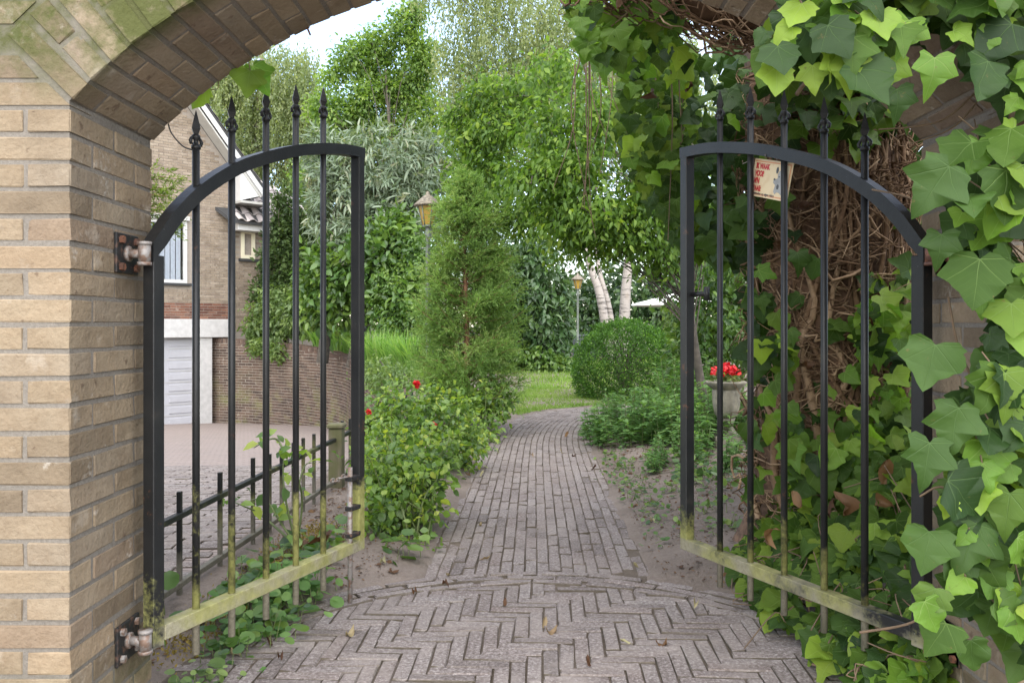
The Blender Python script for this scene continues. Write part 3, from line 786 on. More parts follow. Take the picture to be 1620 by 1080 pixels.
# courses above and outside the ring
i = 0; z = zj + J / 2
while z < TOP - .06:
    zc = z + BH
    for side in (-1, 1):
        x = -XW if side < 0 else None
        # ring's outer edge at this height (upper edge of the course)
        rr = AR + S + J
        def xo(zz): return math.sqrt(max(0, rr * rr - (zz - AZ) ** 2)) if zz - AZ < rr else 0
        lim = xo(z)
        if z < AZ + rr * math.cos(aL): lim = (zc - AZ) * math.tan(-aL) + J
        xe = AX - lim if side < 0 else AX + lim
        xx = (S + J) * (.5 if i % 2 else 0) + 0
        n = int((XW * 2) / (S + J)) + 2
        for q in range(n):
            a0 = -XW + xx + q * (S + J) - (S + J); a1 = a0 + S
            a0 = max(a0, -XW); a1 = min(a1, XW)
            if side < 0: a1 = min(a1, xe) if lim > 0 else min(a1, AX)
            else: a0 = max(a0, xe) if lim > 0 else max(a0, AX)
            lt = xo(zc) if z >= AZ + rr * math.cos(aL) else (zc - AZ) * math.tan(-aL) + J; lb = xo(z) if z >= AZ + rr * math.cos(aL) else (z - AZ) * math.tan(-aL) + J
            e0, e1 = (AX - lb, AX - lt) if side < 0 else (AX + lb, AX + lt)
            f0, f1 = max(-XW, -XW + xx + q * (S + J) - (S + J)), min(XW, -XW + xx + q * (S + J) - J)
            near, far_ = (min(e0, e1), max(e0, e1))
            if lim > 0 and f0 < far_ - .01 and f1 > near:          # a brick cut on the slant against the ring
                if side < 0: poly = [(f0, z), (min(f1, e0), z), (min(f1, e1), zc), (f0, zc)]
                else: poly = [(max(f0, e0), z), (f1, z), (f1, zc), (max(f0, e1), zc)]
                if poly[1][0] - poly[0][0] > -.001 and poly[2][0] - poly[3][0] > -.001 and max(poly[1][0] - poly[0][0], poly[2][0] - poly[3][0]) > .02: cutb.append(poly)
                continue
            if a1 - a0 < .03: continue
            bricks.append((0 if seen((a0 + a1) / 2, YF, z) else 2, a0, a1, YF, YF + Hd, z, zc, None))
    z += CO; i += 1
mb = MB(); cnt = 0
for poly in cutb:
    if seen(poly[0][0], YF, poly[0][1]) and seen(poly[1][0], YF, poly[1][1]): MB().prism(poly, YF, YF + Hd, I4).build('brick', M_tan, arch); cnt += 1
    else: mb.prism(poly, YF, YF + Hd, I4)
bricks.sort(key=lambda b: b[0])
for pr, xa, xb, ya, yb, za, zb, M in bricks:
    c = Vector(((xa + xb) / 2, (ya + yb) / 2, (za + zb) / 2)); d = (xb - xa, yb - ya, zb - za)
    jx = [random.gauss(0, .0009) for _ in range(3)]
    if pr < 2 and cnt < 300:
        me = brick_mesh(*d, M_tan, .0022, .0020, 6)
        o = obj('brick', me, arch); o.matrix_basis = (M or I4) @ Matrix.Translation(c + Vector((0, jx[1], jx[2] * .6))) @ Matrix.Rotation(random.gauss(0, .004), 4, 'Y') ; cnt += 1
    else:
        mb.box((xa, ya, za), (xb, yb, zb), .0035, M)
mb.build('brickwork', M_tan, arch, 'stuff')
mb = MB()
for q in range(26): mb.box((-XW - .04 + q * .214, YF - .045, TOP + .004), (-XW + .16 + q * .214, YB + .045, TOP + .062), .004)
mb.build('coping', M_tan, arch, 'stuff')

def hinge(side, z, yc, tilt, mats):
    """plate, bolts and pin on the jamb"""
    e = XL if side < 0 else XR; s = -side
    M = Matrix.Translation((e, yc, z))
    p = MB().box((0, -.062, -.052), (s * .008, .062, .052), .002, M).build('hinge_plate', M_plate, arch)
    for yy in (-.04, .042):
        for zz in (-.036, .034):
            b = MB().tube([M @ Vector((s * .008, yy, zz)), M @ Vector((s * .018, yy, zz))], .0105, 6, smooth=False).build('bolt', mats[1], p)
    b = MB()
    b.tube([M @ Vector((s * .008, -.005, 0)), M @ Vector((s * .016, -.005, 0))], .021, 12)
    b.tube([M @ Vector((s * .014, -.005, 0)), M @ Vector((s * .048, -.012, 0))], .0125, 10)
    b.tube([M @ Vector((s * .058, -.015, -.022)), M @ Vector((s * .058, -.015, .022))], .016, 14)
    b.tube([M @ Vector((s * .058, -.015, .0225)), M @ Vector((s * .058, -.015, .031))], .0185, 14)
    b.tube([M @ Vector((s * .058, -.015, -.031)), M @ Vector((s * .058, -.015, -.0225))], .0185, 14)
    b.build('hinge_pin', mats[0], p)
hinge(-1, 1.232, 2.20, 0, (M_steel, M_rust)); hinge(-1, .215, 2.205, 0, (M_steel, M_steel))
hinge(1, 1.232, 2.20, 0, (M_rust, M_rust)); hinge(1, .215, 2.205, 0, (M_rust, M_rust))

# ================================================================== house
HY = 20.0
def hz(y, Y=HY): return H + (CY - y) * Y / F
def hx(x, Y=HY): return (x - CX) * Y / F
house = thing('house', 'tan brick house with a white edged gable, tiled roof and a sunken white garage door', 'house', (-9.5, HY, -1.2))
zb0, zb1 = hz(505), hz(480)      # top of beam, top of dark band
gx1 = hx(367); gx0 = -13.2
ver0 = np.array([gx1 - .879, 6.176]); ver1 = np.array([gx1 + .668, 4.29])
vs = (ver1 - ver0) / (ver1[0] - ver0[0])                              # slope per metre X
def verge(x): return ver0[1] + vs[1] * (x - ver0[0])
ridge_x = -10.1; rz = verge(ridge_x)
# gable wall core
mb = MB()
yw0, yw1 = HY + .01, HY + .30
WX0, WX1, WZ0, WZ1 = gx1 - 3.6, gx1 - 1.093, hz(448, 19.2), hz(350, 19.2)
def gtop(x): return (verge(x) if x > ridge_x else rz - (ridge_x - x) * abs(vs[1])) - .35
for xa, xb, za in ((gx0, WX0, zb1), (WX0, WX1, WZ1), (WX1, gx1 - .004, zb1)):
    top_ = [(xb, gtop(xb))] + ([(ridge_x, gtop(ridge_x))] if xa < ridge_x < xb else []) + [(xa, gtop(xa))]
    mb.prism([(xa, za), (xb, za)] + top_, yw0, yw1, I4)
mb.prism([(WX0, zb1), (WX1, zb1), (WX1, WZ0), (WX0, WZ0)], yw0, yw1, I4)
mb.build('gable_wall', M_house_mortar, house)
mb = MB(); mb.box((gx0, yw0 + .002, zb0 - .02), (gx1 - .004, yw1, zb1 - .001)); mb.box((hx(362) + .02, yw0 + .004, -1.3), (gx1 - .006, yw1, zb0 - .021))
mb.box((gx0, HY + .31, -1.3), (gx0 + .5, HY + 8, zb1)); mb.box((gx1 - .3, HY + .302, -1.3), (gx1 - .008, HY + .46, verge(gx1) - .4))
mb.build('plinth_wall', M_light_mortar, house)
def wall_bricks(parent, x0, x1, z0, z1, Y, mat, limit, hole=None, topf=None, name='brick', stuffname='brickwork', bl=.208, co=.0625, prefer=None, used=[0]):
    out = []; i = 0; z = z0
    while z < z1 - .03:
        x = x0 + (-.11 if i % 2 else 0)
        while x < x1:
            a, b = max(x, x0), min(x + bl, x1)
            x += bl + .011
            if b - a < .03: continue
            if topf and z + .05 > min(topf(a), topf(b)): continue
            if hole and not (b < hole[0] or a > hole[1] or z + .05 < hole[2] or z > hole[3]): continue
            out.append((a, b, z))
        z += co; i += 1
    if prefer: out.sort(key=prefer)
    mb = MB()
    for k, (a, b, z) in enumerate(out):
        if k < limit: place(name, brick_mesh(round(b - a, 2), .06, .0505, mat, 0, .002, 3), parent, ((a + b) / 2, Y + .03 + random.gauss(0, .0015), z + .026))
        else: mb.box((a, Y + random.uniform(-.002, .002), z), (b, Y + .06, z + .051))
    if mb.v: mb.build(stuffname, mat, parent, 'stuff')
inwin = lambda q: 0 if 232 < CX + (q[0] + q[1]) / 2 * F / HY < 372 and CY - (q[2] - H) * F / HY > 200 else 1
wall_bricks(house, gx0, gx1, zb1 + .006, rz, HY, M_house_brick, 230, (WX0 - .02, WX1 + .02, WZ0 - .09, WZ1 + .12), lambda x: (verge(x) if x > ridge_x else rz - (ridge_x - x) * abs(vs[1])) - .40, prefer=inwin)
wall_bricks(house, -9.2, gx1, zb0 + .006, zb1, HY + .004, M_dark_brick, 70, stuffname='dark_brickwork', prefer=lambda q: -q[0])
wall_bricks(house, hx(362) + .02, gx1 - .002, -1.28, zb0, HY + .006, M_dark_brick, 0, stuffname='pier_brickwork')
# window with blinds
w = MB(); t_ = .075
w.box((WX0, HY - .015, WZ0), (WX1, HY + .06, WZ0 + t_)); w.box((WX0, HY - .015, WZ1 - t_), (WX1, HY + .06, WZ1))
for xx in (WX0, WX1 - t_, (WX0 + WX1) / 2 - t_ / 2): w.box((xx, HY - .0149, WZ0 + t_ + .0005), (xx + t_, HY + .06, WZ1 - t_ - .0005))
win = w.build('window', M_white, house)
MB().box((WX0 - .05, HY - .07, WZ0 - .06), (WX1 + .09, HY + .05, WZ0 - .004), .004).build('sill', M_dark, win)
MB().box((WX0 - .03, HY - .09, WZ1 + .004), (WX1 + .03, HY + .05, WZ1 + .10), .006).build('shutter_box', M_white, win)
MB().box((WX0 + t_, HY + .028, WZ0 + t_), (WX1 - t_, HY + .034, WZ1 - t_)).build('pane', M_blindglass, win)
bl = MB(); x = WX0 + t_ + .01
while x < WX1 - t_ - .14:
    bl.box((x, HY + .075 + random.uniform(-.004, .004), WZ0 + .05), (x + .105, HY + .082, WZ1 - .05), 0, None); x += .122
bl.build('blind', M_blind, win)
MB().box((WX0 - .1, HY + .12, WZ0 - .1), (WX1 + .1, HY + .14, WZ1 + .1)).build('dark_room', M_dark, win)
# beam, garage
MB().box((-12.9, HY - .12, hz(533)), (hx(362), HY + .2, zb0 - .002), .008).build('garage_beam', M_conc, house)
MB().box((hx(310), HY - .06, -1.32), (hx(333), HY + .3, hz(533) - .004), .006).build('garage_post', M_conc, house)
gd = MB().box((-12.6, HY + .10, -1.29), (hx(310) - .003, HY + .15, hz(533) - .004)).build('garage_door', M_door, house)
gw = .66; gh = (hz(533) + 1.29) / 8
for r in range(8):
    for c in range(7):
        xb_ = hx(310) - .07 - c * gw; z0_ = -1.29 + r * gh
        MB().box((xb_ - gw + .12, HY + .084, z0_ + .05), (xb_, HY + .099, z0_ + gh - .05), .008).build('door_panel', M_door, gd)
for r in range(1, 8): MB().box((-12.6, HY + .092, -1.29 + r * gh - .006), (hx(310) - .004, HY + .0995, -1.29 + r * gh + .003)).build('panel_joint', M_greyboard, gd)
# roof over the gable: slab overhanging toward the drive, white verge board and soffit
Yv = HY - .42
d = Vector((1, 0, vs[1])).normalized(); nvec = Vector((-vs[1], 0, 1)).normalized()
if nvec.z < 0: nvec = -nvec
P0 = Vector((ridge_x, 0, rz)); P1 = Vector((ver1[0] + .03, 0, verge(ver1[0] + .03)))
def slab(name, off0, off1, ya, yb, mat, a=P0, b=P1, par=house):
    q = [a + nvec * off0, b + nvec * off0, b + nvec * off1, a + nvec * off1]
    return MB().prism([(p.x, p.z) for p in q], ya, yb, I4).build(name, mat, par)
slab('verge_board', -.15, -.04, Yv, Yv + .03, M_white)
slab('soffit', -.215, -.18, Yv + .031, HY - .002, M_greyboard)
roofs = slab('roof', -.035, .0, Yv - .02, HY + .85, M_dark)
# other pitch, to the left
dl = [(ridge_x, rz), (gx0 - .6, rz - (ridge_x - gx0 + .6) * abs(vs[1]))]
MB().prism([(dl[1][0], dl[1][1]), (dl[0][0], dl[0][1] - .02), (dl[0][0], dl[0][1] - .2), (dl[1][0], dl[1][1] - .18)], Yv, HY + .85, I4).build('rear_pitch', M_dark, house)
ln = (P1 - P0).length; nt = int(ln / .33)
def tile_mesh(nm, w_, l_, amp=.035, n=8):
    V = []
    for j in (0, 1):
        for i in range(n + 1):
            u = i / n; V.append(((u - .5) * w_, (j - .5) * l_, amp * math.sin(u * 2 * math.pi) + (-.018 if j else .012)))
    m_ = n + 1; V += [(v[0], v[1], v[2] - .016) for v in V[:m_]]
    Fc = [(i, i + 1, i + m_ + 1, i + m_) for i in range(n)] + [(i + 2 * m_, i + 1 + 2 * m_, i + 1, i) for i in range(n)]
    me = bpy.data.meshes.new(nm); me.from_pydata(V, [], Fc); me.materials.append(M_tile); me.update(); return me
TM = tile_mesh('roof_tile', .3, .37)
E1 = Vector((0, 1, 0)).cross(d)
for k in range(nt):                                            # verge tiles of the gable roof, two columns deep
    for c in range(2):
        pc = P1 - d * (.17 + k * .33) + nvec * .02
        Mx = Matrix(((0, -d.x, nvec.x, pc.x), (1, 0, 0, Yv + .12 + c * .29), (0, -d.z, nvec.z, pc.z), (0, 0, 0, 1)))
        o = obj('roof_tile', TM, roofs); o.matrix_basis = Mx
# boxed eave end
ex0, ex1 = gx1 + .036, gx1 + .738
MB().prism([(ex0, hz(319)), (ex1, hz(305)), (ex1, hz(301.5) + .03), (ex0, hz(258))], Yv + .05, HY + .25, I4).build('eave_box', M_white, house)
MB().box((ex0 - .02, Yv + .0, hz(323)), (ex1 + .05, HY + .3, hz(319) - .004)).build('eave_soffit', M_greyboard, house)
MB().tube([(gx1 - .06, HY - .05, hz(318)), (gx1 - .06, HY - .05, zb1)], .03, 8).build('downpipe', M_white, house)
# wing
WY = 20.05
wx1 = gx1 + 2.3
MB().box((gx1 - .3, WY + .012, -1.2), (wx1, WY + .3, hz(352, WY))).build('wing_wall', M_house_mortar, house)
swx0, swx1, swz0, swz1 = gx1 + .255, gx1 + .615, hz(409, 20.3), hz(364, 20.3)
wall_bricks(house, gx1 + .002, wx1, .9, hz(352, WY), WY, M_house_brick, 0, (swx0 - .01, swx1 + .01, swz0 - .07, swz1 + .01), stuffname='wing_brickwork')
w = MB(); t_ = .085
w.box((swx0, WY - .02, swz0), (swx1, WY + .05, swz0 + t_)); w.box((swx0, WY - .02, swz1 - t_), (swx1, WY + .05, swz1))
for xx in (swx0, swx1 - t_): w.box((xx, WY - .0199, swz0 + t_ + .0005), (xx + t_, WY + .05, swz1 - t_ - .0005))
sw = w.build('window', simple('cream_frame', (.62, .57, .42), .5, var=.05), house)
MB().box((swx0 + t_, WY + .012, swz0 + t_), (swx1 - t_, WY + .02, swz1 - t_)).build('pane', M_glass, sw)
MB().box((swx0 - .06, WY - .07, swz0 - .07), (swx1 + .12, WY + .05, swz0 - .004)).build('sill', M_dark, sw)
MB().box((gx1 + .01, WY - .35, hz(363, WY - .35)), (wx1 + .3, WY + .05, hz(350, WY - .35)), .01).build('fascia', M_white, house)
ez = hz(352, WY - .35) + .06; rise = math.tan(R_(38)); ry1 = WY + 1.95
wr = MB(); wr.add([(gx1 - .2, WY - .45, ez), (wx1 + .4, WY - .45, ez), (wx1 - 1.5, ry1, ez + (ry1 - WY + .45) * rise), (gx1 - 1.5, ry1, ez + (ry1 - WY + .45) * rise),
        (gx1 - .2, WY - .45, ez - .08), (wx1 + .4, WY - .45, ez - .08), (wx1 - 1.5, ry1, ez - .1 + (ry1 - WY + .45) * rise), (gx1 - 1.5, ry1, ez - .1 + (ry1 - WY + .45) * rise)],
       [(0, 1, 2, 3), (4, 7, 6, 5), (0, 4, 5, 1), (1, 5, 6, 2), (2, 6, 7, 3), (3, 7, 4, 0)])
wroof = wr.build('wing_roof', M_dark, house)
a_ = math.atan(rise)
for r in range(10):
    dd = .14 + r * .32; yy = WY - .45 + dd * math.cos(a_); zz = ez + dd * math.sin(a_) + .03
    x = gx1 - .05
    xr = wx1 + .4 - 1.9 * (yy - WY + .45) / (ry1 - WY + .45)
    while x < xr - .1:
        Mx = Matrix.Translation((x + .15, yy, zz)) @ Matrix.Rotation(a_, 4, 'X'); o = obj('roof_tile', TM, wroof); o.matrix_basis = Mx; x += .292

# the house stands turned some 45 degrees, its gable receding to the right of the corner
_L0 = Vector(house.location); _C = Vector((gx1, HY, 0)); _R = Matrix.Rotation(R_(45), 4, 'Z')
house.location = _C + _R @ (_L0 - _C); house.rotation_euler = (0, 0, R_(45))
# ================================================================== retaining wall round the sunken drive
rw = thing('retaining_wall', 'curved brown brick retaining wall holding back the planted bed beside the drive', 'wall', (-3.5, 16.7, -1))
Pw = spline([(hx(334), 19.86), (-6.0, 19.25), (-4.6, 18.15), (-3.54, 16.7), (-2.8, 14.5), (-2.0, 12), (-1.55, 10.3), (-1.32, 8.9)], 200)
seg = np.r_[0, np.cumsum(np.linalg.norm(np.diff(Pw, axis=0), axis=1))]
tw = np.gradient(Pw, axis=0); tw /= np.linalg.norm(tw, axis=1, keepdims=True); nw = np.stack([tw[:, 1], -tw[:, 0]], 1)   # which side?
if (nw[0] @ np.array([0, -1])) < 0: nw = -nw                      # toward the drive
V = []
for i in range(len(Pw)):
    zt = float(zwall(Pw[i, 1])); zb = float(zdrive(Pw[i, 1])) - .1
    a = Pw[i] + nw[i] * -.0; b = Pw[i] - nw[i] * .2
    V += [(*a, zb), (*a, zt - .004), (*b, zt - .004), (*b, zb)]
Fc = []
for i in range(len(Pw) - 1):
    for k in range(3): Fc.append((i * 4 + k, (i + 1) * 4 + k, (i + 1) * 4 + k + 1, i * 4 + k + 1))
MB().add(V, Fc).build('mortar', M_light_mortar, rw)
rb = []; half = []
for r in range(36):
    z = -1.42 + r * .0635; s = (.11 if r % 2 else 0)
    if r % 2 and z + .012 < zwall(Pw[0, 1]) - .11: half.append((Pw[0] + tw[0] * .05, nw[0], z))
    while s < seg[-1]:
        c = np.array([np.interp(s + .104, seg, Pw[:, k]) for k in (0, 1)]); nn = np.array([np.interp(s + .104, seg, nw[:, k]) for k in (0, 1)])
        s += .219
        if z + .012 > zwall(c[1]) - .11 or z < zdrive(c[1]) - .1: continue
        sx = CX + c[0] * F / c[1]
        rb.append((0 if 330 < sx < 560 else 1, -z, c, nn, z))
# coping: bricks on edge
s = 0
while s < seg[-1] - .05:
    c = np.array([np.interp(s + .027, seg, Pw[:, k]) for k in (0, 1)]); nn = np.array([np.interp(s + .027, seg, nw[:, k]) for k in (0, 1)])
    rb.append((2, 0, c, nn, float(zwall(c[1])) - .11)); s += .062
rb.sort(key=lambda q: (q[0], q[1])); mb = MB(); cnt = 0
for c, nn, z in half:
    M = Matrix.Translation((c[0] - nn[0] * .022, c[1] - nn[1] * .022, z + .026)) @ Matrix.Rotation(math.atan2(nn[1], nn[0]) + math.pi / 2, 4, 'Z'); mb.box((-.05, -.03, -.0255), (.05, .03, .0255), 0, M)
for kk, (pr, _, c, nn, z) in enumerate(rb):
    a = math.atan2(nn[1], nn[0]) + math.pi / 2
    if pr == 2:
        M = Matrix.Translation((c[0] - nn[0] * .095, c[1] - nn[1] * .095, z + .055)) @ Matrix.Rotation(a, 4, 'Z'); mb.box((-.026, -.105, -.055), (.026, .105, .055), .003, M)
    elif cnt < 300 and kk % 3 != 2:
        place('brick', brick_mesh(.206, .06, .051, M_wall_brick, 0, .003, 6), rw, (c[0] - nn[0] * .022 + random.gauss(0, .002), c[1] - nn[1] * .022, z + .026), (0, random.gauss(0, .008), a)); cnt += 1
    else:
        M = Matrix.Translation((c[0] - nn[0] * .022, c[1] - nn[1] * .022, z + .026)) @ Matrix.Rotation(a, 4, 'Z'); mb.box((-.103, -.03, -.0255), (.103, .03, .0255), 0, M)
mb.build('brickwork', M_wall_brick, rw, 'stuff')
# ================================================================== gate leaves
def gate(name, label, hp, fp, side, mat, tips, us, extra=None):
    hp, fp = np.array(hp, float), np.array(fp, float); L = np.linalg.norm(fp - hp); u = (fp - hp) / L
    n = np.array([-u[1], u[0]]); n = n if n[0] * side > 0 else -n                       # away from the path
    T = .04
    root = thing(name, label, 'gate', (*(hp + n * .02), .1))
    M = Matrix(((u[0], n[0], 0, hp[0]), (u[1], n[1], 0, hp[1]), (0, 0, 1, 0), (0, 0, 0, 1)))
    prof = spline([(0, 1.262), (.075, 1.355), (.175, 1.443), (.322, 1.533), (.48, 1.598), (.633, 1.648), (.789, 1.684), (.92, 1.705), (L, 1.714)], 33)
    ztop = lambda q: float(np.interp(q, prof[:, 0], prof[:, 1]))
    MB().box((.0015, .0012, .188), (T, T - .0012, 1.23), .002, M).build('hinge_stile', M_gateS, root)
    MB().box((L - T, .0012, .200), (L - .0015, T - .0012, 1.685), .002, M).build('meeting_stile', mat, root)
    MB().box((T + .0005, 0, .200), (L - T - .0005, T, .241), .002, M).build('bottom_rail', mat, root)
    V = []; k = len(prof); tg = np.gradient(prof, axis=0); tg /= np.linalg.norm(tg, axis=1, keepdims=True)
    for i in range(k):
        p = prof[i]; q = p + np.array([tg[i, 1], -tg[i, 0]]) * .038
        if i == 0: q = np.array([0.0, p[1] - .05])
        if i == k - 1: q = np.array([L, p[1] - .038])
        V += [M @ Vector((p[0], 0, p[1])), M @ Vector((p[0], T, p[1])), M @ Vector((q[0], T, q[1])), M @ Vector((q[0], 0, q[1]))]
    Fc = [(i * 4 + a, i * 4 + (a + 1) % 4, i * 4 + 4 + (a + 1) % 4, i * 4 + 4 + a) for i in range(k - 1) for a in range(4)] + [(0, 3, 2, 1), tuple((k - 1) * 4 + a for a in range(4))]
    MB().add(V, Fc).build('arched_rail', mat, root)
    for i, (uu, zt) in enumerate(zip(us, tips)):
        zc = zt - .095
        b = MB(); b.tube([M @ Vector((uu, .02, .112)), M @ Vector((uu, .02, zc))], .0105, 12); bar = b.build('bar', mat, root)
        f = MB()
        f.lathe([(.0105, -.012), (.0135, -.010), (.0135, -.002), (.008, 0), (.007, .014), (.0125, .018), (.0125, .026), (.0085, .03)], M @ Vector((uu, .02, zc)), 10)
        # spear head, four sided
        base = [(.0085, .030), (.0165, .046), (.011, .066), (.0012, .098)]; V = []
        for rr, zz in base:
            for a in range(4): V.append(M @ Vector((uu + rr * math.cos(a * math.pi / 2), .02 + rr * math.sin(a * math.pi / 2), zc + zz)))
        f.add(V, [(j * 4 + a, j * 4 + (a + 1) % 4, j * 4 + 4 + (a + 1) % 4, j * 4 + 4 + a) for j in range(3) for a in range(4)] + [(0, 3, 2, 1), (12, 13, 14, 15)])
        for sg in (-1, 1):                          # curled side leaves
            arc = [M @ Vector((uu + sg * p, .02, zc + q)) for p, q in ((.003, .020), (.009, .022), (.016, .018), (.0215, .010), (.0195, .002), (.014, .002))]
            f.tube(arc, [.003, .004, .0046, .0054, .005, .0035], 7)
        f.build('spear_head', mat, bar)
    # knuckles welded to the hinge stile
    for z in (1.232, .215):
        MB().box((-.028, .008, z - .012), (.0, .03, z + .012), .003, M).build('hinge_eye', M_steel if side < 0 else M_rust, root)
    return root, M, L, u, n
HPL, FPL = (-.962, 2.2), (-.579, 3.157)
gl, ML, LL, uL, nL = gate('gate_leaf', 'black wrought iron gate leaf with mossy lower bars, hung on the left pier', HPL, FPL, -1, M_gateL,
                      [H - (175.7 - CY) * 2.363 / F, H + 362 * 2.499 / F, H + 376 * 2.646 / F, H + 380 * 2.788 / F, H + 376 * 2.933 / F], [.175, .322, .48, .633, .789])
HPR, FPR = (1.068, 2.2), (.61, 3.158)
def u_at(x, hp, fp):
    hp, fp = np.array(hp), np.array(fp); L = np.linalg.norm(fp - hp); k = (x - CX) / F; d = (fp - hp) / L
    return (k * hp[1] - hp[0]) / (d[0] - k * d[1])
usR = [u_at(x, HPR, FPR) for x in (1360, 1296, 1233, 1180, 1132)]
gr, MR, LR, uR, nR = gate('gate_leaf', 'black wrought iron gate leaf half overgrown with ivy, carrying the cream sign', HPR, FPR, 1, M_gateR,
                      [1.652, 1.735, 1.80, 1.85, 1.88], usR)
# drop bolt, guides and chain on the left leaf
b = MB(); bu = LL - .085
b.tube([ML @ Vector((bu, .012, .02)), ML @ Vector((bu, .012, .52))], .009, 10)
bolt = b.build('drop_bolt', M_steel, gl)
g = MB()
for z in (.26, .36, .47): g.box((bu - .014, -.003, z), (bu + .05, .026, z + .016), .002, ML)
g.build('bolt_guide', M_plate, gl)
c = MB()
for i in range(6):
    cc = ML @ Vector((bu - .015 - i * .017, .02, .487 + .004 * math.sin(i * 1.3)))
    R3 = Matrix.Rotation(i * math.pi / 2, 3, 'X'); q = [cc + Matrix(ML.to_3x3()) @ (R3 @ Vector((.012 * math.cos(t), .007 * math.sin(t), 0))) for t in np.linspace(0, 2 * math.pi, 10)]
    c.tube(q, .0028, 5, False)
c.build('chain', M_steel, gl)
MB().tube([ML @ Vector((LL, .02, 1.03)), ML @ Vector((LL + .022, .02, 1.03))], .012, 10).build('latch_stop', M_gateL, gl)
l = MB(); l.tube([MR @ Vector((LR - .04, .03, 1.16)), MR @ Vector((LR - .125, .03, 1.16))], .009, 8); l.tube([MR @ Vector((LR - .125, .03, 1.135)), MR @ Vector((LR - .125, .03, 1.185))], .011, 8); l.build('latch', M_gateR, gr)
for uu in (LR - .36, LR - .47): MB().tube([MR @ Vector((uu + .003 * math.sin(t), -.003 + .046 * (t > 2) , 1.60 + .03 * math.sin(t * 3))) for t in np.linspace(0, 4, 5)], .0015, 5).build('wire_tie', M_steel, gr)

# warning sign wired to the back of the bars
def on_plane(x, y, M, off):
    u = Vector((M[0][0], M[1][0], 0)); n = Vector((M[0][1], M[1][1], 0)); o = Vector((M[0][3], M[1][3], 0)) + n * off
    d = Vector(((x - CX) / F, 1, (CY - y) / F)); C0 = Vector((0, 0, H)); t = (o - C0).dot(n) / d.dot(n); return C0 + d * t
q = [on_plane(x, y, MR, .036) for x, y in ((1193.3, 250), (1256, 258), (1244.6, 320), (1186.7, 309))]
sign = thing('warning_sign', 'small cream tin sign with red lettering wired behind the right gate bars', 'sign', q[3])
ctr = sum(q, Vector()) / 4; ex = ((q[1] - q[0]) + (q[2] - q[3])).normalized(); ey = ((q[0] - q[3]) + (q[1] - q[2])); ey = (ey - ex * ey.dot(ex)).normalized(); ez_ = ex.cross(ey)
sw_, sh_ = ((q[1] - q[0]).length + (q[2] - q[3]).length) / 2, ((q[0] - q[3]).length + (q[1] - q[2]).length) / 2
SM = Matrix(((ex.x, ey.x, ez_.x, ctr.x), (ex.y, ey.y, ez_.y, ctr.y), (ex.z, ey.z, ez_.z, ctr.z), (0, 0, 0, 1)))
MB().box((-sw_ / 2, -sh_ / 2, -.002), (sw_ / 2, sh_ / 2, .0), .0006, SM).build('sign_plate', M_sign, sign)
fr = MB(); i0, i1 = .006, .010
for a, b2 in (((-sw_ / 2 + i0, -sh_ / 2 + i0), (sw_ / 2 - i0, -sh_ / 2 + i1)), ((-sw_ / 2 + i0, sh_ / 2 - i1), (sw_ / 2 - i0, sh_ / 2 - i0)), ((sw_ / 2 - i1, -sh_ / 2 + i1 + .0003), (sw_ / 2 - i0, sh_ / 2 - i1 - .0003))):
    fr.box((*a, .0002), (*b2, .0006), 0, SM)
fr.build('sign_border', M_signorange, sign)
def text(body, x, y, size, mat, bold=0.0, sxx=1.0):
    cu = bpy.data.curves.new('lettering', 'FONT'); cu.body = body; cu.size = size; cu.extrude = .0003; cu.offset = bold; cu.materials.append(mat)
    tmp = bpy.data.objects.new('lettering', cu); COL.objects.link(tmp); bpy.context.view_layer.update()
    me = bpy.data.meshes.new_from_object(tmp.evaluated_get(bpy.context.evaluated_depsgraph_get())); bpy.data.objects.remove(tmp)
    me.materials.clear(); me.materials.append(mat); o = obj('lettering', me, sign); o.matrix_basis = SM @ Matrix.Translation((x, y, .0007)) @ Matrix.Diagonal((sxx, 1, 1, 1)); return o
k = sh_
for i, s_ in enumerate(('IK WAAK', 'VOOR', "M'N", 'BAAS:')): text(s_, -sw_ * .43, k * (.245 - .195 * i), k * .2, M_signred, .0014, .62)
text('betreden op eigen risico', -sw_ * .40, -k * .445, k * .105, M_signink, .0002, .80)
dg = MB()        # generic dog's head
HP = [(.00, .30), (.05, .36), (.10, .30), (.17, .31), (.22, .36), (.26, .28), (.25, .12), (.28, .02), (.24, -.10), (.16, -.24), (.08, -.26), (.05, -.16), (.06, -.06), (.00, -.02), (-.05, .02), (-.04, .08), (.02, .12)]
dg.prism([(sw_ * (.12 + x * .9), k * z) for x, z in HP], -.0003, -.0008, SM @ Matrix.Rotation(-math.pi / 2, 4, 'X') @ Matrix.Scale(-1, 4, Vector((0, 0, 1))))
dg.build('dog_head', M_signgrey, sign)
dk = MB()
for (x, z, a, b2) in ((.02, .26, .035, .09), (.22, .26, .03, .09), (-.02, .02, .03, .03), (.10, .10, .02, .02), (.18, .1, .02, .02), (.10, -.16, .035, .07)):
    V = [SM @ Vector((sw_ * (.12 + (x + a * math.cos(t)) * .9), k * (z + b2 * math.sin(t)), .0011)) for t in np.linspace(0, 2 * math.pi, 11)[:-1]]; dk.add(V, [tuple(range(10))])
dk.build('dog_marking', M_signink, sign)

# cable hanging in the arch, a nail
cb = thing('cable', 'thin black cable hanging from the left side of the arch to the first gate bar', 'cable', px(268, 199, 2.34))
MB().tube(spline([px(266, 196, 2.35), px(272, 212, 2.35), px(290, 232, 2.36), px(309, 238.5, 2.365)], 12), .0022, 6).build('wire', M_wire, cb)
tag(MB().tube([px(486, 44, 2.35), px(491, 56, 2.35)], .003, 6).build('nail', M_rust), 'bent nail sticking down from the underside of the brick arch', 'nail')

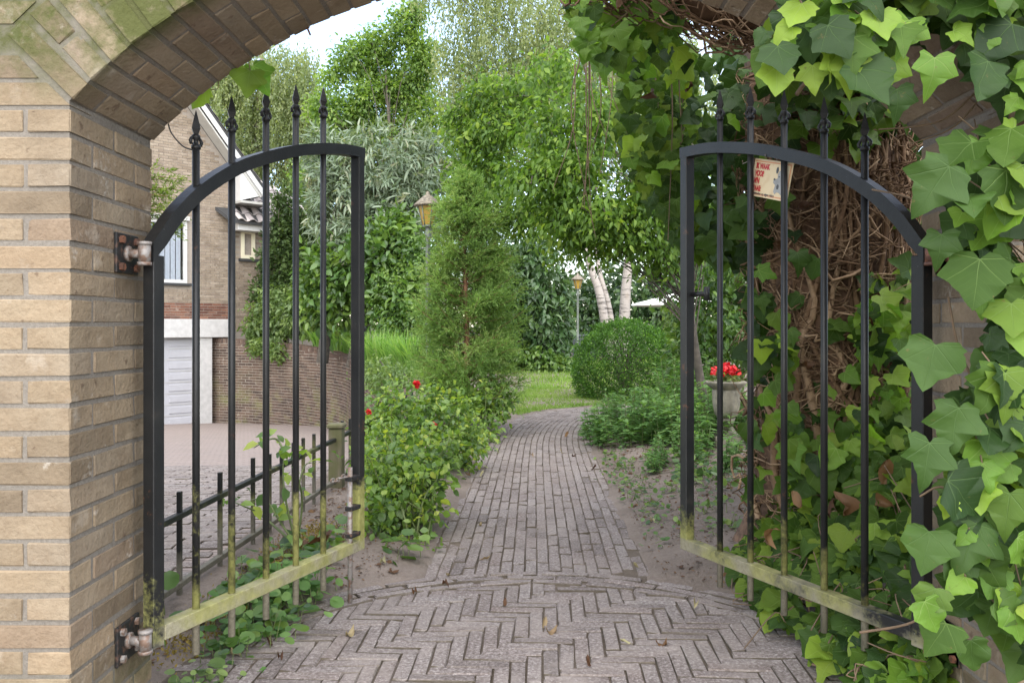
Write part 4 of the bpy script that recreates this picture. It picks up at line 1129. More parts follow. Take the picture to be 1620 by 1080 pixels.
# ================================================================== low metal fence and wooden post
fen = thing('metal_fence', 'low dark metal railing with thin uprights between the drive and the path border', 'fence', (-1.25, 3.3, 0))
def fx(y): return float(np.interp(y, [2.4, 3.12, 5.2, 6, 9], [-1.31, -1.267, -1.135, -1.1, -.95]))
ys = [2.45, 2.78, 3.12, 3.48, 3.84, 4.05, 4.22, 4.40, 4.56, 4.75, 4.95, 5.35, 5.55, 5.75, 5.95, 6.2, 6.45, 6.7, 7.0, 7.3, 7.6, 7.9]
for y in ys:
    zz = .425 + random.gauss(0, .004)
    MB().box((fx(y) - .0085, y - .0085, .005), (fx(y) + .0085, y + .0085, zz), .001).build('upright', M_fence, fen)
for z in (.08, .335):
    for (ya, yb) in ((2.37, 5.16), (5.26, 8.0)):
        a = Vector((fx(ya), ya, z)); b2 = Vector((fx(yb), yb, z)); dv = (b2 - a); M = Matrix.Translation(a) @ Matrix.Rotation(math.atan2(dv.y, dv.x), 4, 'Z')
        MB().box((0, -.013, -.011), (dv.length, .013, .011), .002, M).build('rail', M_fence, fen)
tag(MB().box((-.042 + fx(5.21), 5.165, -.05), (.042 + fx(5.21), 5.255, .40), .004).box((-.052 + fx(5.21), 5.155, .402), (.052 + fx(5.21), 5.265, .432), .008).build('wooden_post', M_mosswood), 'mossy square wooden post in the low metal railing', 'post')

# ================================================================== lamps
def lamp(loc, h, k, label):
    r = thing('lamp_post', label, 'lamp', loc, 'garden lamp posts')
    x, y, z = loc
    p = MB(); p.lathe([(.075 * k, 0), (.075 * k, .05 * k), (.05 * k, .09 * k), (.055 * k, .30 * k), (.038 * k, .36 * k), (.05 * k, .40 * k), (.05 * k, .44 * k), (.028 * k, .50 * k), (.024 * k, h - .50 * k), (.04 * k, h - .47 * k), (.022 * k, h - .44 * k), (.03 * k, h - .38 * k)], (x, y, z), 14)
    p.tube([(x - .07 * k, y, z + h - .62 * k), (x + .16 * k, y, z + h - .62 * k)], .009 * k, 6)
    p.build('pole', M_lamp, r)
    hb_, zt, zb_ = z + h - .16 * k, 0, z + h - .38 * k
    ca = MB(); V = []
    for rr, zz in ((.055 * k, zb_ + .012), (.105 * k, hb_ - .004)):
        for a in range(6): V.append((x + rr * math.cos(a * math.pi / 3), y + rr * math.sin(a * math.pi / 3), zz))
    ca.add(V, [(a, (a + 1) % 6, 6 + (a + 1) % 6, 6 + a) for a in range(6)]); ca.build('lantern_glass', M_lampglass, r)
    fr_ = MB()
    for a in range(6): fr_.tube([(x + .058 * k * math.cos(a * math.pi / 3), y + .058 * k * math.sin(a * math.pi / 3), zb_), (x + .109 * k * math.cos(a * math.pi / 3), y + .109 * k * math.sin(a * math.pi / 3), hb_)], .006 * k, 5)
    fr_.lathe([(.062 * k, -.008 * k), (.062 * k, .01 * k)], (x, y, zb_), 6); fr_.build('lantern_frame', M_lamp, r)
    MB().lathe([(.155 * k, 0), (.158 * k, .012 * k), (.12 * k, .045 * k), (.06 * k, .10 * k), (.02 * k, .125 * k), (.02 * k, .145 * k), (.004 * k, .16 * k)], (x, y, hb_), 12).build('lantern_cap', M_lampcap, r)
    MB().lathe([(.02 * k, 0), (.02 * k, .08 * k), (.012 * k, .1 * k)], (x, y, zb_ + .012), 8).build('bulb', M_white, r)
p = px(677, 0, 8.9); lamp((p[0], 8.9, .05), 2.42, .98, 'yellow glazed garden lamp half hidden behind the feathery conifer')
p = px(914, 0, 15.0); lamp((p[0], 15.0, 0), 1.98, .78, 'tall grey lamp post standing on the lawn in front of the birch trunks')

# ================================================================== urn with red flowers
U = px(1149, 0, 6.4); ux, uy = U[0], 6.4; ug = float(gz(np.array([ux]), np.array([uy]))[0])
urn = thing('stone_urn', 'fluted weathered stone urn on a pedestal behind the right gate leaf', 'urn', (ux, uy, ug))
ztop_u = H - (603 - CY) * 6.4 / F - ug
MB().box((ux - .11, uy - .11, ug - .02), (ux + .11, uy + .11, ug + .07), .008).lathe([(.10, .07), (.07, .1), (.05, .15), (.07, .2)], (ux, uy, ug), 16).build('pedestal', M_stone, urn)
fl = lambda a, z: .05 * math.cos(a * 14)
bw = MB(); bw.lathe([(.06, .2), (.085, .23), (.10, .30), (.105, ztop_u - .08), (.10, ztop_u - .06)], (ux, uy, ug), 56, True, fl); bw.build('bowl', M_stone, urn)
bw = MB(); bw.lathe([(.10, ztop_u - .06), (.135, ztop_u - .035), (.155, ztop_u - .012), (.158, ztop_u), (.14, ztop_u + .004), (.12, ztop_u - .012)], (ux, uy, ug), 56, True, lambda a, z: .035 * math.cos(a * 10)); bw.build('scalloped_rim', M_stone, urn)
gp = thing('red_geranium', 'bright red flowers in full bloom planted in the stone urn', 'flowers', (ux, uy, ug + ztop_u))
n = 210; a = RNG.uniform(0, 2 * np.pi, n); r = np.sqrt(RNG.random(n)) * .105; pos = np.stack([ux - .005 + r * np.cos(a), uy + r * np.sin(a), ug + ztop_u + .03 + (.10 * (1 - (r / .14) ** 2)) * RNG.uniform(.5, 1, n)], 1)
leaf_cloud('petals', M_red, [leaf_simple(.45, .1, .2)], pos, rvec(n) + [0, 0, .2], rvec(n) + [0, -.6, .8], RNG.uniform(.022, .04, n), gp)
n = 90; a = RNG.uniform(0, 2 * np.pi, n); r = np.sqrt(RNG.random(n)) * .13; pos = np.stack([ux + r * np.cos(a), uy + r * np.sin(a), ug + ztop_u + RNG.uniform(0, .05, n)], 1)
leaf_cloud('foliage', M_shrub, [leaf_simple(.45)], pos, rvec(n), rvec(n) + [0, 0, 1], RNG.uniform(.03, .05, n), gp)

# ================================================================== parasol, table, pot beyond the lawn
pc = px(1082, 460, 20.0); par = thing('parasol', 'open white parasol beyond the lawn to the right of the birches', 'parasol', (pc[0], 20, 0))
V = [tuple(pc)]; nn = 8; rr = 1.32
for k_ in range(nn):
    a = 2 * math.pi * (k_ + .25) / nn; V.append((pc[0] + rr * math.cos(a), 20 + rr * math.sin(a), pc[2] - .33))
for k_ in range(nn):
    a = 2 * math.pi * (k_ + .25) / nn; V.append((pc[0] + rr * math.cos(a), 20 + rr * math.sin(a), pc[2] - .36))
V.append((pc[0], 20, pc[2] - .03))
MB().add(V, [(0, 1 + i, 1 + (i + 1) % nn) for i in range(nn)] + [(1 + i, 9 + i, 9 + (i + 1) % nn, 1 + (i + 1) % nn) for i in range(nn)] + [(17, 9 + (i + 1) % nn, 9 + i) for i in range(nn)]).build('canopy', M_canvas, par)
MB().tube([(pc[0], 20, 0), (pc[0], 20, pc[2] + .06)], .025, 8).build('pole', M_bark, par)
for k_ in range(nn):
    a = 2 * math.pi * (k_ + .25) / nn; MB().tube([(pc[0], 20, pc[2] - .05), (pc[0] + rr * .98 * math.cos(a), 20 + rr * .98 * math.sin(a), pc[2] - .36)], .008, 5).build('rib', M_bark, par)
t0 = px(926, 0, 23.5); tb = thing('garden_table', 'low dark covered garden table at the foot of the left birch', 'table', (t0[0], 23.5, 0))
MB().box((t0[0] - .36, 23.2, .72), (t0[0] + .30, 23.9, .78), .012).build('table_top', M_charcoal, tb)
MB().box((t0[0] - .33, 23.23, .05), (t0[0] + .27, 23.87, .715), .03).build('cover', M_charcoal, tb)
for sx in (-.3, .24):
    for sy in (23.26, 23.84): MB().box((t0[0] + sx - .02, sy - .02, 0), (t0[0] + sx + .02, sy + .02, .05)).build('leg', M_dark, tb)
pp = px(884, 0, 22.8); pot = thing('flower_pot', 'small terracotta pot at the far edge of the lawn', 'pot', (pp[0], 22.8, 0))
MB().lathe([(.10, 0), (.14, .2), (.16, .2), (.16, .25), (.13, .25)], (pp[0], 22.8, .0), 14).build('body', M_terra, pot)
n = 60; leaf_cloud('foliage', M_shrub, [leaf_simple()], np.array([pp[0], 22.8, .3]) + rvec(n, .08), rvec(n) + [0, 0, .5], rvec(n) + [0, 0, 1], .08, pot)
# ================================================================== vegetation
def ell(x, y, Y, rx, ry, rd=None):
    c = px(x, y, Y); a, b = rx * Y / F, ry * Y / F
    return (c, np.array([a, rd if rd is not None else a, b]))
def clusters(ells, n, rng=RNG, inner=.35):
    w = np.array([np.prod(r) ** .6 for c, r in ells]); w /= w.sum(); idx = rng.choice(len(ells), n, p=w)
    d = nrmz(rng.normal(0, 1, (n, 3))); q = (inner + (1 - inner) * rng.random(n) ** .55)[:, None] * (1 + rng.normal(0, .09, n))[:, None]
    C = np.array([ells[i][0] for i in idx]); Rr = np.array([ells[i][1] for i in idx])
    return C + d * q * Rr, nrmz(d / np.maximum(Rr, .05))
def spray_leaves(P, D, per, spread, rng=RNG, droop=.5, up=.7):
    n = len(P); N = n * per
    pos = np.repeat(P, per, 0) + rng.normal(0, 1, (N, 3)) * spread
    ax = nrmz(np.repeat(D, per, 0) * .7 + rng.normal(0, .6, (N, 3)) + np.array([0, 0, -droop]))
    nm = nrmz(np.repeat(D, per, 0) * .5 + rng.normal(0, .55, (N, 3)) + np.array([0, 0, up]))
    tone = np.clip(np.repeat(rng.normal(.5, .2, n), per) + rng.normal(0, .16, N), 0, .99)
    return pos, ax, nm, tone
def limbs(mb, base, targets, r0, rng, lead=None, sides=6):
    """a trunk with limbs curving from it to the targets"""
    base = np.asarray(base, float)
    for t in targets:
        h = t[2] - base[2]; k = rng.uniform(.4, .85)
        s = base + np.array([0, 0, h * k]) if lead is None else lead(k * h)
        m = (s + t) / 2 + np.array([0, 0, abs(h) * .10]) + rng.normal(0, .03 * max(.2, abs(h)), 3)
        L = np.linalg.norm(t - s); r = max(.003, r0 * .2 * (1 - k * .5))
        mb.tube(spline([s, m, t], 8), np.linspace(r, r * .22, 8), sides, False)
def tree(name, label, cat, base, top, r0, ells, ncl, per, spread, size, tpl, mat, bark=None, droop=.5, up=.7, nl=26, group=None, seed=1, inner=.35, wig=.04):
    rng = np.random.default_rng(seed); root = thing(name, label, cat, tuple(base), group)
    base = np.asarray(base, float); top = np.asarray(top, float)
    mid = (base + top) / 2 + rng.normal(0, wig * np.linalg.norm(top - base), 3) * [1, 1, 0]
    sp = spline([base - [0, 0, .1], mid, top], 14); mb = MB(); mb.tube(sp, np.linspace(r0, r0 * .25, 14), 10, False); mb.build('trunk', bark or M_bark, root)
    P, D = clusters(ells, ncl, rng, inner)
    mb = MB(); sel = rng.choice(ncl, min(nl, ncl), replace=False)
    lead = lambda h: np.array([np.interp(base[2] + h, sp[:, 2], sp[:, k]) for k in range(3)])
    limbs(mb, base, P[sel], r0, rng, lead)
    for s in rng.choice(ncl, min(nl * 2, ncl), replace=False):
        q = P[s] - D[s] * rng.uniform(.3, .9) * np.mean(ells[0][1]) * .6; mb.tube([q, (q + P[s]) / 2 + rng.normal(0, .03, 3), P[s]], [r0 * .1 + .003, r0 * .06 + .002, .002], 5, False)
    mb.build('branches', bark or M_bark, root, 'stuff')
    pos, ax, nm, tone = spray_leaves(P, D, per, spread, rng, droop, up)
    s = np.clip(rng.normal(size, size * .22, len(pos)), size * .45, size * 1.6)
    leaf_cloud('crown', mat, tpl, pos, ax, nm, s, root, tone, rng=rng); return root
DIA = [leaf_diamond()]; SIM = [leaf_simple(.3), leaf_simple(.24, .12, .25)]; LNG = [leaf_long(.11), leaf_long(.085, .5)]

# ---- far wood behind everything
fw = []
for i in range(46):
    x = -30 + i * 1.55 + random.uniform(-.6, .6); Y = random.uniform(36, 44); h = random.uniform(3.2, 5.0) if x < -3 else random.uniform(4.5, 7.0)
    fw.append((np.array([x, Y, h * .9]), np.array([random.uniform(1.4, 2.4), 1.6, h])))
for i in range(18):       # under-storey right behind the lawn
    x = -3.2 + i * .85; Y = random.uniform(29, 32); fw.append((np.array([x, Y, 1.4]), np.array([1.0, .9, random.uniform(1.6, 3.0)])))
P, D = clusters(fw, 4200, RNG, .5); pos, ax, nm, tone = spray_leaves(P, D, 15, .34)
far = tag(leaf_cloud('far_wood', M_far, DIA, pos, ax, nm, RNG.uniform(.14, .34, len(pos)), None, tone), kind='stuff')

# ---- tall trees
tree('ash_tree', 'tall light green tree with an open crown against the sky, left of the drooping birch', 'tree', (-5.2, 27, .5), px(610, 110, 27), .12,
     [ell(x, y, Y, rx, ry, r) for x, y, Y, rx, ry, r in ((560, 95, 27, 26, 30, .6), (600, 75, 27.4, 30, 30, .6), (640, 45, 27, 24, 32, .6), (668, 90, 27, 26, 40, .6), (520, 175, 26.6, 34, 34, .7), (575, 165, 27, 34, 38, .7), (630, 150, 27.4, 32, 40, .7), (675, 190, 27, 30, 44, .7), (540, 245, 26.5, 40, 36, .8), (610, 230, 27, 40, 44, .8), (665, 280, 27, 34, 44, .8), (590, 310, 27, 50, 40, .9), (500, 290, 26.5, 40, 40, .9), (530, 120, 27, 18, 22, .5), (655, 20, 27, 16, 20, .4), (605, 130, 27.6, 40, 44, .6), (570, 200, 27.6, 44, 40, .6), (640, 220, 27.6, 40, 44, .6), (660, 135, 27.6, 30, 44, .6), (540, 210, 27.4, 36, 36, .6))], 2500, 17, .15, .125, SIM, M_ash, seed=3, nl=30, droop=.45, inner=.1)
def weeping(name, label, base, top, r0, ells, nstr, Ls, per, size, seed, mat=M_birch_leaf, bark=M_birch, nl=24, tr_pts=None):
    rng = np.random.default_rng(seed); root = thing(name, label, 'tree', tuple(base)); base = np.asarray(base, float); top = np.asarray(top, float)
    mb = MB()
    for tp, r in (tr_pts or [([base - [0, 0, .1], (base + top) / 2 + rng.normal(0, .15, 3), top], r0)]):
        sp = spline(tp, 16); mb.tube(sp, np.linspace(r, r * .3, 16), 12, False)
    mb.build('trunk', bark, root)
    P, D = clusters(ells, nstr, rng, .2); tw = MB(); limbs(tw, base, P[rng.choice(nstr, nl, replace=False)], r0, rng, lambda h: np.array([np.interp(base[2] + h, sp[:, 2], sp[:, k]) for k in range(3)]))
    tw.build('branches', M_bark, root, 'stuff')
    ln = rng.uniform(.5, 1, nstr) * Ls; t = rng.random((nstr, per)); sway = rng.normal(0, .12, (nstr, 1, 3)) * [1, 1, 0]
    pos = P[:, None] + t[..., None] * ln[:, None, None] * (np.array([0, 0, -1]) + sway) + rng.normal(0, .05, (nstr, per, 3))
    pos = pos.reshape(-1, 3); N = len(pos)
    ax = nrmz(rng.normal(0, .45, (N, 3)) + [0, 0, -1]); nm = nrmz(rng.normal(0, .7, (N, 3)) + [0, -.2, .4])
    tone = np.clip(np.repeat(rng.normal(.5, .2, nstr), per) + rng.normal(0, .15, N), 0, .99)
    leaf_cloud('crown', mat, DIA, pos, ax, nm, np.clip(rng.normal(size, size * .25, N), size * .5, size * 1.6), root, tone, rng=rng); return root
weeping('birch_tree', 'weeping birch with airy grey-green foliage rising behind the house roof', (-9.6, 31, .6), px(415, 60, 31), .2,
        [ell(420, 120, 31, 90, 75, 2), ell(370, 190, 31, 60, 80, 1.8), ell(470, 150, 30.5, 45, 80, 1.5), ell(345, 110, 31, 45, 50, 1.4), ell(440, 230, 31, 70, 70, 1.5), ell(500, 200, 30, 40, 70, 1.2)], 2500, 1.5, 26, .11, 5)
b0 = px(968, 575, 22.5); b0[2] = 0
fork = [([b0 - [0, 0, .1], px(950, 470, 22.5), px(932, 415, 22.5), px(905, 300, 22.5), px(880, 150, 22.5)], .14), ([b0 + [.12, .1, -.1], px(964, 490, 22.6), px(946, 418, 22.6), px(930, 300, 22.8)], .11)]
weeping('birch_tree', 'leaning forked white birch trunk beside the dark table, its pale crown drooping high above', b0, px(890, 150, 22.5), .2,
        [ell(790, 40, 23, 110, 90, 1.7), ell(740, 110, 23.5, 60, 90, 1.4), ell(840, 110, 22.5, 70, 80, 1.4), ell(760, -60, 23, 120, 60, 1.8), ell(880, 30, 22, 60, 90, 1.4), ell(745, 190, 23.5, 55, 70, 1.1), ell(815, 170, 23.5, 60, 60, 1.1), ell(960, 100, 22, 80, 100, 1.4)], 2300, 1.6, 27, .09, 6, tr_pts=fork)
b1 = px(985, 575, 24); b1[2] = 0
weeping('birch_tree', 'straight white birch trunk standing just right of the forked birch', b1, px(1010, 120, 24), .26,
        [ell(1020, 60, 24, 100, 90, 1.5), ell(1090, 150, 24, 80, 90, 1.5), ell(980, 200, 24, 60, 60, 1.2)], 800, 1.5, 24, .10, 7, tr_pts=[([b1 - [0, 0, .1], px(990, 460, 24), px(1000, 350, 24), px(1010, 120, 24)], .19)])
# grey long-leaved tree
tree('willow_leaved_tree', 'broad shrubby tree with long narrow grey-green leaves right of the house', 'tree', (-3.9, 16.6, .4), px(610, 260, 16.6), .12,
     [ell(610, 280, 16.5, 90, 80, 1.2), ell(550, 330, 16.2, 60, 90, 1.0), ell(655, 330, 16.5, 60, 80, 1.0), ell(590, 380, 16, 70, 60, .9), ell(520, 260, 16.6, 40, 60, .8), ell(680, 260, 16.8, 40, 50, .8)], 1400, 13, .06, .18, LNG, M_willow, seed=8, droop=.35, up=.5, nl=30)
# dark evergreens under it
tree('laurel_shrub', 'dark broad-leaved evergreen behind the bed, below the grey-leaved tree', 'shrub', (-3.2, 15.8, .35), px(590, 440, 15.6), .07,
     [ell(575, 430, 15.6, 60, 75, .7), ell(620, 410, 15.3, 50, 80, .7), ell(520, 460, 15.8, 45, 70, .6), ell(640, 480, 14.8, 40, 60, .6)], 520, 13, .11, .16, SIM, M_laurel, seed=9, droop=.4, nl=20)
tree('yew_tree', 'dark narrow conifer standing against the recessed house wall', 'tree', (-5.5, 19.85, .5), px(455, 330, 19.9), .07,
     [ell(455, 350, 19.9, 22, 50, .3), ell(452, 420, 19.9, 40, 70, .35), ell(485, 450, 19.8, 46, 70, .4), ell(432, 470, 19.8, 30, 36, .3), ell(492, 390, 19.9, 30, 60, .35)], 900, 24, .10, .11, DIA, M_yew, seed=10, droop=-.1, nl=20)
tree('leafy_shrub', 'rounded blue-green shrub spilling over the back of the retaining wall', 'shrub', (-5.3, 19.2, .5), px(450, 490, 19.2), .04,
     [ell(438, 495, 19.2, 42, 38, .4), ell(482, 500, 19.0, 36, 36, .4), ell(412, 515, 19.3, 24, 25, .3), ell(458, 474, 19.3, 36, 26, .35)], 420, 15, .07, .105, SIM, M_shrub, seed=11, nl=14)
tree('trailing_shrub', 'small pale shrub trailing over the corner of the retaining wall', 'shrub', (-5.65, 19.15, .5), px(428, 545, 19.0), .02,
     [ell(425, 548, 18.95, 28, 14, .25), ell(442, 558, 18.7, 16, 14, .2), ell(408, 545, 19.2, 16, 10, .2)], 110, 12, .05, .10, SIM, M_shrub, seed=12, nl=8)
# pale shrubs between grass and conifer
tree('pale_shrub', 'loose light green shrub behind the feathery conifer and the bed grasses', 'shrub', (-2.2, 14.8, .3), px(635, 480, 14.8), .03,
     [ell(632, 460, 14.8, 36, 60, .4), ell(612, 500, 14.8, 30, 36, .4), ell(665, 420, 14.8, 36, 50, .4), ell(645, 520, 14.4, 36, 36, .4), ell(690, 500, 14.2, 40, 60, .4), ell(700, 570, 13, 40, 40, .4)], 420, 16, .08, .07, SIM, M_laurel, seed=13, nl=16)
tree('bed_shrub', 'low green shrub trailing over the near end of the retaining wall', 'shrub', (-1.75, 11.4, .3), px(600, 570, 11.3), .02,
     [ell(585, 592, 11.2, 24, 16, .2), ell(612, 600, 10.8, 24, 18, .2), ell(640, 600, 10.6, 22, 18, .2), ell(600, 580, 11.6, 24, 16, .25)], 150, 14, .05, .055, SIM, M_shrub, seed=24, nl=8)
# rhododendron
tree('rhododendron', 'big dark glossy rhododendron behind the conifer at the lawn edge', 'shrub', (.05, 19, 0), px(830, 470, 19), .08,
     [ell(835, 450, 19, 62, 62, .9), ell(860, 490, 18.8, 48, 62, .8), ell(800, 520, 19, 46, 56, .8), ell(870, 540, 18.8, 32, 36, .6), ell(790, 440, 19.3, 44, 60, .8), ell(840, 400, 19.3, 34, 30, .6)], 620, 14, .10, .17, LNG + SIM, M_rhodo, seed=14, droop=.5, nl=20)
tree('low_shrub', 'low spreading dark shrub along the lawn in front of the rhododendron', 'shrub', (.55, 18.2, 0), px(855, 570, 18.2), .02,
     [ell(852, 572, 18.2, 46, 17, .5), ell(880, 577, 18, 24, 12, .4), ell(828, 565, 18.4, 24, 20, .4)], 170, 16, .06, .11, SIM, M_laurel, seed=15, nl=8)
tree('evergreen_bush', 'dark rounded bush filling the gap behind the birch trunks', 'shrub', (3.2, 27, 0), px(960, 480, 27), .08,
     [ell(1000, 480, 27, 90, 60, 1.2), ell(930, 500, 27.5, 50, 60, 1), ell(1080, 480, 27, 70, 70, 1.2), ell(1150, 460, 26, 70, 90, 1.2)], 520, 15, .2, .2, SIM, M_rhodo, seed=16, nl=10)
# clipped cone
rng = np.random.default_rng(17); cpx = px(1061, 560, 19); tc_ = thing('topiary_cone', 'small clipped cone shaped evergreen behind the box ball', 'shrub', (cpx[0], 19, 0))
MB().tube([(cpx[0], 19, 0), (cpx[0], 19, .5)], .03, 6).build('trunk', M_bark, tc_)
n = 3600; h = 1 - np.sqrt(rng.random(n)); a = rng.uniform(0, 2 * np.pi, n); ht = H + (CY - 490) * 19 / F; r = (1 - h) * .42 * np.minimum(1, h * 6 + .5)
pos = np.stack([cpx[0] + r * np.cos(a), 19 + r * np.sin(a), h * ht], 1); D = nrmz(np.stack([np.cos(a), np.sin(a), a * 0 + .4], 1))
leaf_cloud('foliage', M_shrub, DIA, pos, D + rvec(n, .5, rng), rvec(n, .5, rng) + [0, 0, 1], .06, tc_, rng=rng)

# ---- box ball: dense clipped dome of small leaves
rng = np.random.default_rng(18); bc = np.array([1.49, 11.65, .44]); br = np.array([.73, .73, .66])
bb = thing('box_ball', 'large clipped round box bush at the end of the brick path', 'shrub', (1.49, 11.65, 0))
mb = MB()
for i in range(26):
    d = nrmz(rng.normal(0, 1, 3) + [0, 0, .5]); mb.tube(spline([bc * [1, 1, 0], bc + d * .2, bc + d * br * .93], 6), np.linspace(.02, .004, 6), 5, False)
mb.build('stems', M_bark, bb, 'stuff')
n = 42000; d = nrmz(rng.normal(0, 1, (n, 3))); d = d[d[:, 2] > -.66]; n = len(d)
lump = 1 + .06 * np.sin(d[:, 0] * 9 + d[:, 2] * 7) * np.sin(d[:, 1] * 8 + 1) + .03 * np.sin(d[:, 0] * 23 + 2) * np.sin(d[:, 2] * 21)
q = (1 - np.abs(rng.normal(0, .055, n))) * lump; pos = bc + d * br * q[:, None]; pos[:, 2] = np.maximum(pos[:, 2], .02)
ns = n // 14; jj = rng.integers(0, 260, ns); dd = nrmz(rng.normal(0, 1, (260, 3)) + [0, 0, .6])[jj]; pos[:ns] = bc + dd * br * (1 + rng.random(ns)[:, None] * .10) + rng.normal(0, .012, (ns, 3)); pos[:, 2] = np.maximum(pos[:, 2], .02)
tone = np.clip(.46 + rng.normal(0, .2, n) + .3 * (q - .96) * 5, 0, .99)
leaf_cloud('foliage', M_box, DIA, pos, nrmz(d * .6 + rng.normal(0, .6, (n, 3)) + [0, 0, .3]), nrmz(d + rng.normal(0, .5, (n, 3)) + [0, 0, .3]), rng.uniform(.022, .042, n), bb, tone, rng=rng)

# ---- feathery conifer
rng = np.random.default_rng(19); cb_ = np.array([px(737, 0, 8.1)[0], 8.1, .0]); ctop = H + (CY - 262) * 8.1 / F
co = thing('feathery_conifer', 'tall feathery young conifer left of the path with its reddish trunk showing', 'tree', tuple(cb_))
sp = spline([cb_ - [0, 0, .1], cb_ + [.01, 0, 1.0], cb_ + [-.02, 0, 1.9], cb_ + [0, 0, ctop]], 20); MB().tube(sp, np.linspace(.036, .005, 20), 9, False).build('trunk', M_conbark, co)
bm = MB(); NP, NA_, NN, NS, TT = [], [], [], [], []
nb = 380
for i in range(nb):
    h = rng.random() ** .85; z = .12 + h * (ctop - .2); az_ = rng.uniform(0, 2 * np.pi)
    if abs((az_ - 1.5 * np.pi)) < .5 and .2 < h < .75 and rng.random() < .7: continue
    prof = np.interp(h, [0, .12, .3, .55, .78, .9, 1], [.42, .54, .53, .44, .31, .18, .02]); Lb = prof * rng.uniform(.7, 1.12) * (1.1 if math.cos(az_) > 0 else 1.0)
    s = np.array([np.interp(z, sp[:, 2], sp[:, k]) for k in range(3)]); o = np.array([math.cos(az_), math.sin(az_), 0])
    e = s + o * Lb + [0, 0, Lb * rng.uniform(.05, .55)]; m = (s + e) / 2 + [0, 0, -.05 * Lb + rng.normal(0, .02)]
    c = spline([s, m, e], 9); bm.tube(c[::2], np.linspace(.006, .0015, 5), 4, False)
    nt_ = int(12 + 68 * Lb); tb_ = rng.normal(.5, .2)
    for t in rng.uniform(.22, 1, nt_):
        p = c[min(8, int(t * 8))] + rng.normal(0, .012, 3); dirn = nrmz(o * .6 + rng.normal(0, .55, 3) + [0, 0, .32]); tl = rng.uniform(.09, .22) * (.6 + .5 * Lb)
        ne = 17; tt = np.linspace(.1, 1, ne); pp_ = p + dirn * tl * tt[:, None] + np.array([0, 0, -.15 * tl]) * (tt ** 2)[:, None]
        NP.append(pp_); NA_.append(nrmz(dirn + rng.normal(0, .38, (ne, 3)))); NN.append(rng.normal(0, 1, (ne, 3)) + [0, 0, .5]); NS.append(rng.uniform(.018, .036, ne)); TT.append(np.clip(tb_ + rng.normal(0, .18, ne), 0, .99))
bm.build('branches', M_conbark, co, 'stuff')
leaf_cloud('needles', M_conifer, DIA, np.concatenate(NP), np.concatenate(NA_), np.concatenate(NN), np.concatenate(NS), co, np.concatenate(TT), rng=rng, wid=.5)

# ---- thuja sprig by the window (plant behind the left pier)
rng = np.random.default_rng(20)
th_ = thing('thuja', 'bright green conifer branch tips peeping out beside the left pier near the window', 'tree', (-1.98, 4.2, 0))
MB().tube(spline([(-1.98, 4.2, -.1), (-2.0, 4.2, 1.0), (-1.97, 4.2, 2.05)], 10), np.linspace(.03, .006, 10), 7, False).build('trunk', M_conbark, th_)
NP, NA_, NN, NS = [], [], [], []; bm = MB()
for i in range(60):
    z = rng.uniform(.5, 2.0); a = rng.uniform(0, 2 * np.pi); Lb = rng.uniform(.12, .30) * (1.35 - .4 * z / 2)
    a = rng.uniform(1.9, 4.4)
    if i < 14: a = rng.uniform(-.35, .35); z = rng.uniform(1.48, 1.80); Lb = rng.uniform(.20, .32)
    o = np.array([math.cos(a), math.sin(a), 0]); s = np.array([-1.98, 4.2, z]); e = s + o * Lb + [0, 0, .08 * Lb]; c = spline([s, (s + e) / 2 + [0, 0, .03], e], 8); bm.tube(c[::2], [.004, .003, .002, .001], 4, False)
    for t in rng.uniform(.15, 1, 26):
        p = c[min(7, int(t * 7))]; dirn = nrmz(o * .8 + rng.normal(0, .4, 3)); tl = rng.uniform(.03, .09); ne = 11; tt = np.linspace(0, 1, ne)
        NP.append(p + dirn * tl * tt[:, None]); NA_.append(nrmz(dirn + rng.normal(0, .4, (ne, 3)))); NN.append(rng.normal(0, .5, (ne, 3)) + [0, 0, 1]); NS.append(rng.uniform(.012, .024, ne))
bm.build('branches', M_conbark, th_, 'stuff')
leaf_cloud('needles', M_thuja, DIA, np.concatenate(NP), np.concatenate(NA_), np.concatenate(NN), np.concatenate(NS), th_, rng=rng, wid=.6)

# ---- garden tree whose branches hang over the path
rng = np.random.default_rng(21)
gb = np.array([px(1124, 0, 7.3)[0], 7.3, .1])
ge = [(790, 200, 7.7, 46, 40, .4), (745, 225, 7.9, 34, 34, .3), (730, 190, 8.0, 26, 24, .25), (830, 150, 7.6, 40, 36, .35), (770, 150, 7.8, 30, 26, .3), (870, 210, 7.3, 50, 50, .4), (780, 275, 7.8, 46, 36, .35), (740, 290, 7.9, 26, 30, .25), (850, 285, 7.3, 56, 44, .4), (910, 270, 7.0, 50, 50, .4), (820, 340, 7.5, 46, 30, .35), (890, 345, 7.3, 56, 36, .4), (950, 340, 7.0, 56, 40, .4), (770, 335, 7.7, 26, 20, .25), (1000, 370, 7.0, 50, 34, .4), (930, 390, 7.4, 44, 20, .3), (1040, 300, 6.9, 50, 50, .4), (1060, 400, 7.2, 44, 30, .4), (1110, 330, 7.4, 46, 70, .4), (940, 190, 7, 50, 60, .4), (880, 120, 7.4, 40, 40, .35)]
tree('garden_tree', 'light green tree with a thin trunk by the urn, boughs hanging over the path', 'tree', gb, gb + [-.15, 0, 2.6], .045,
     [ell(q[0], q[1], q[2] + (.9 if q[0] < 845 else 0), *q[3:]) for q in ge], 1150, 21, .08, .060, [leaf_simple(.24), leaf_simple(.2, .12, .3), leaf_simple(.27, .05, .2)], M_tree, seed=22, droop=.8, up=.5, nl=60, inner=.1)
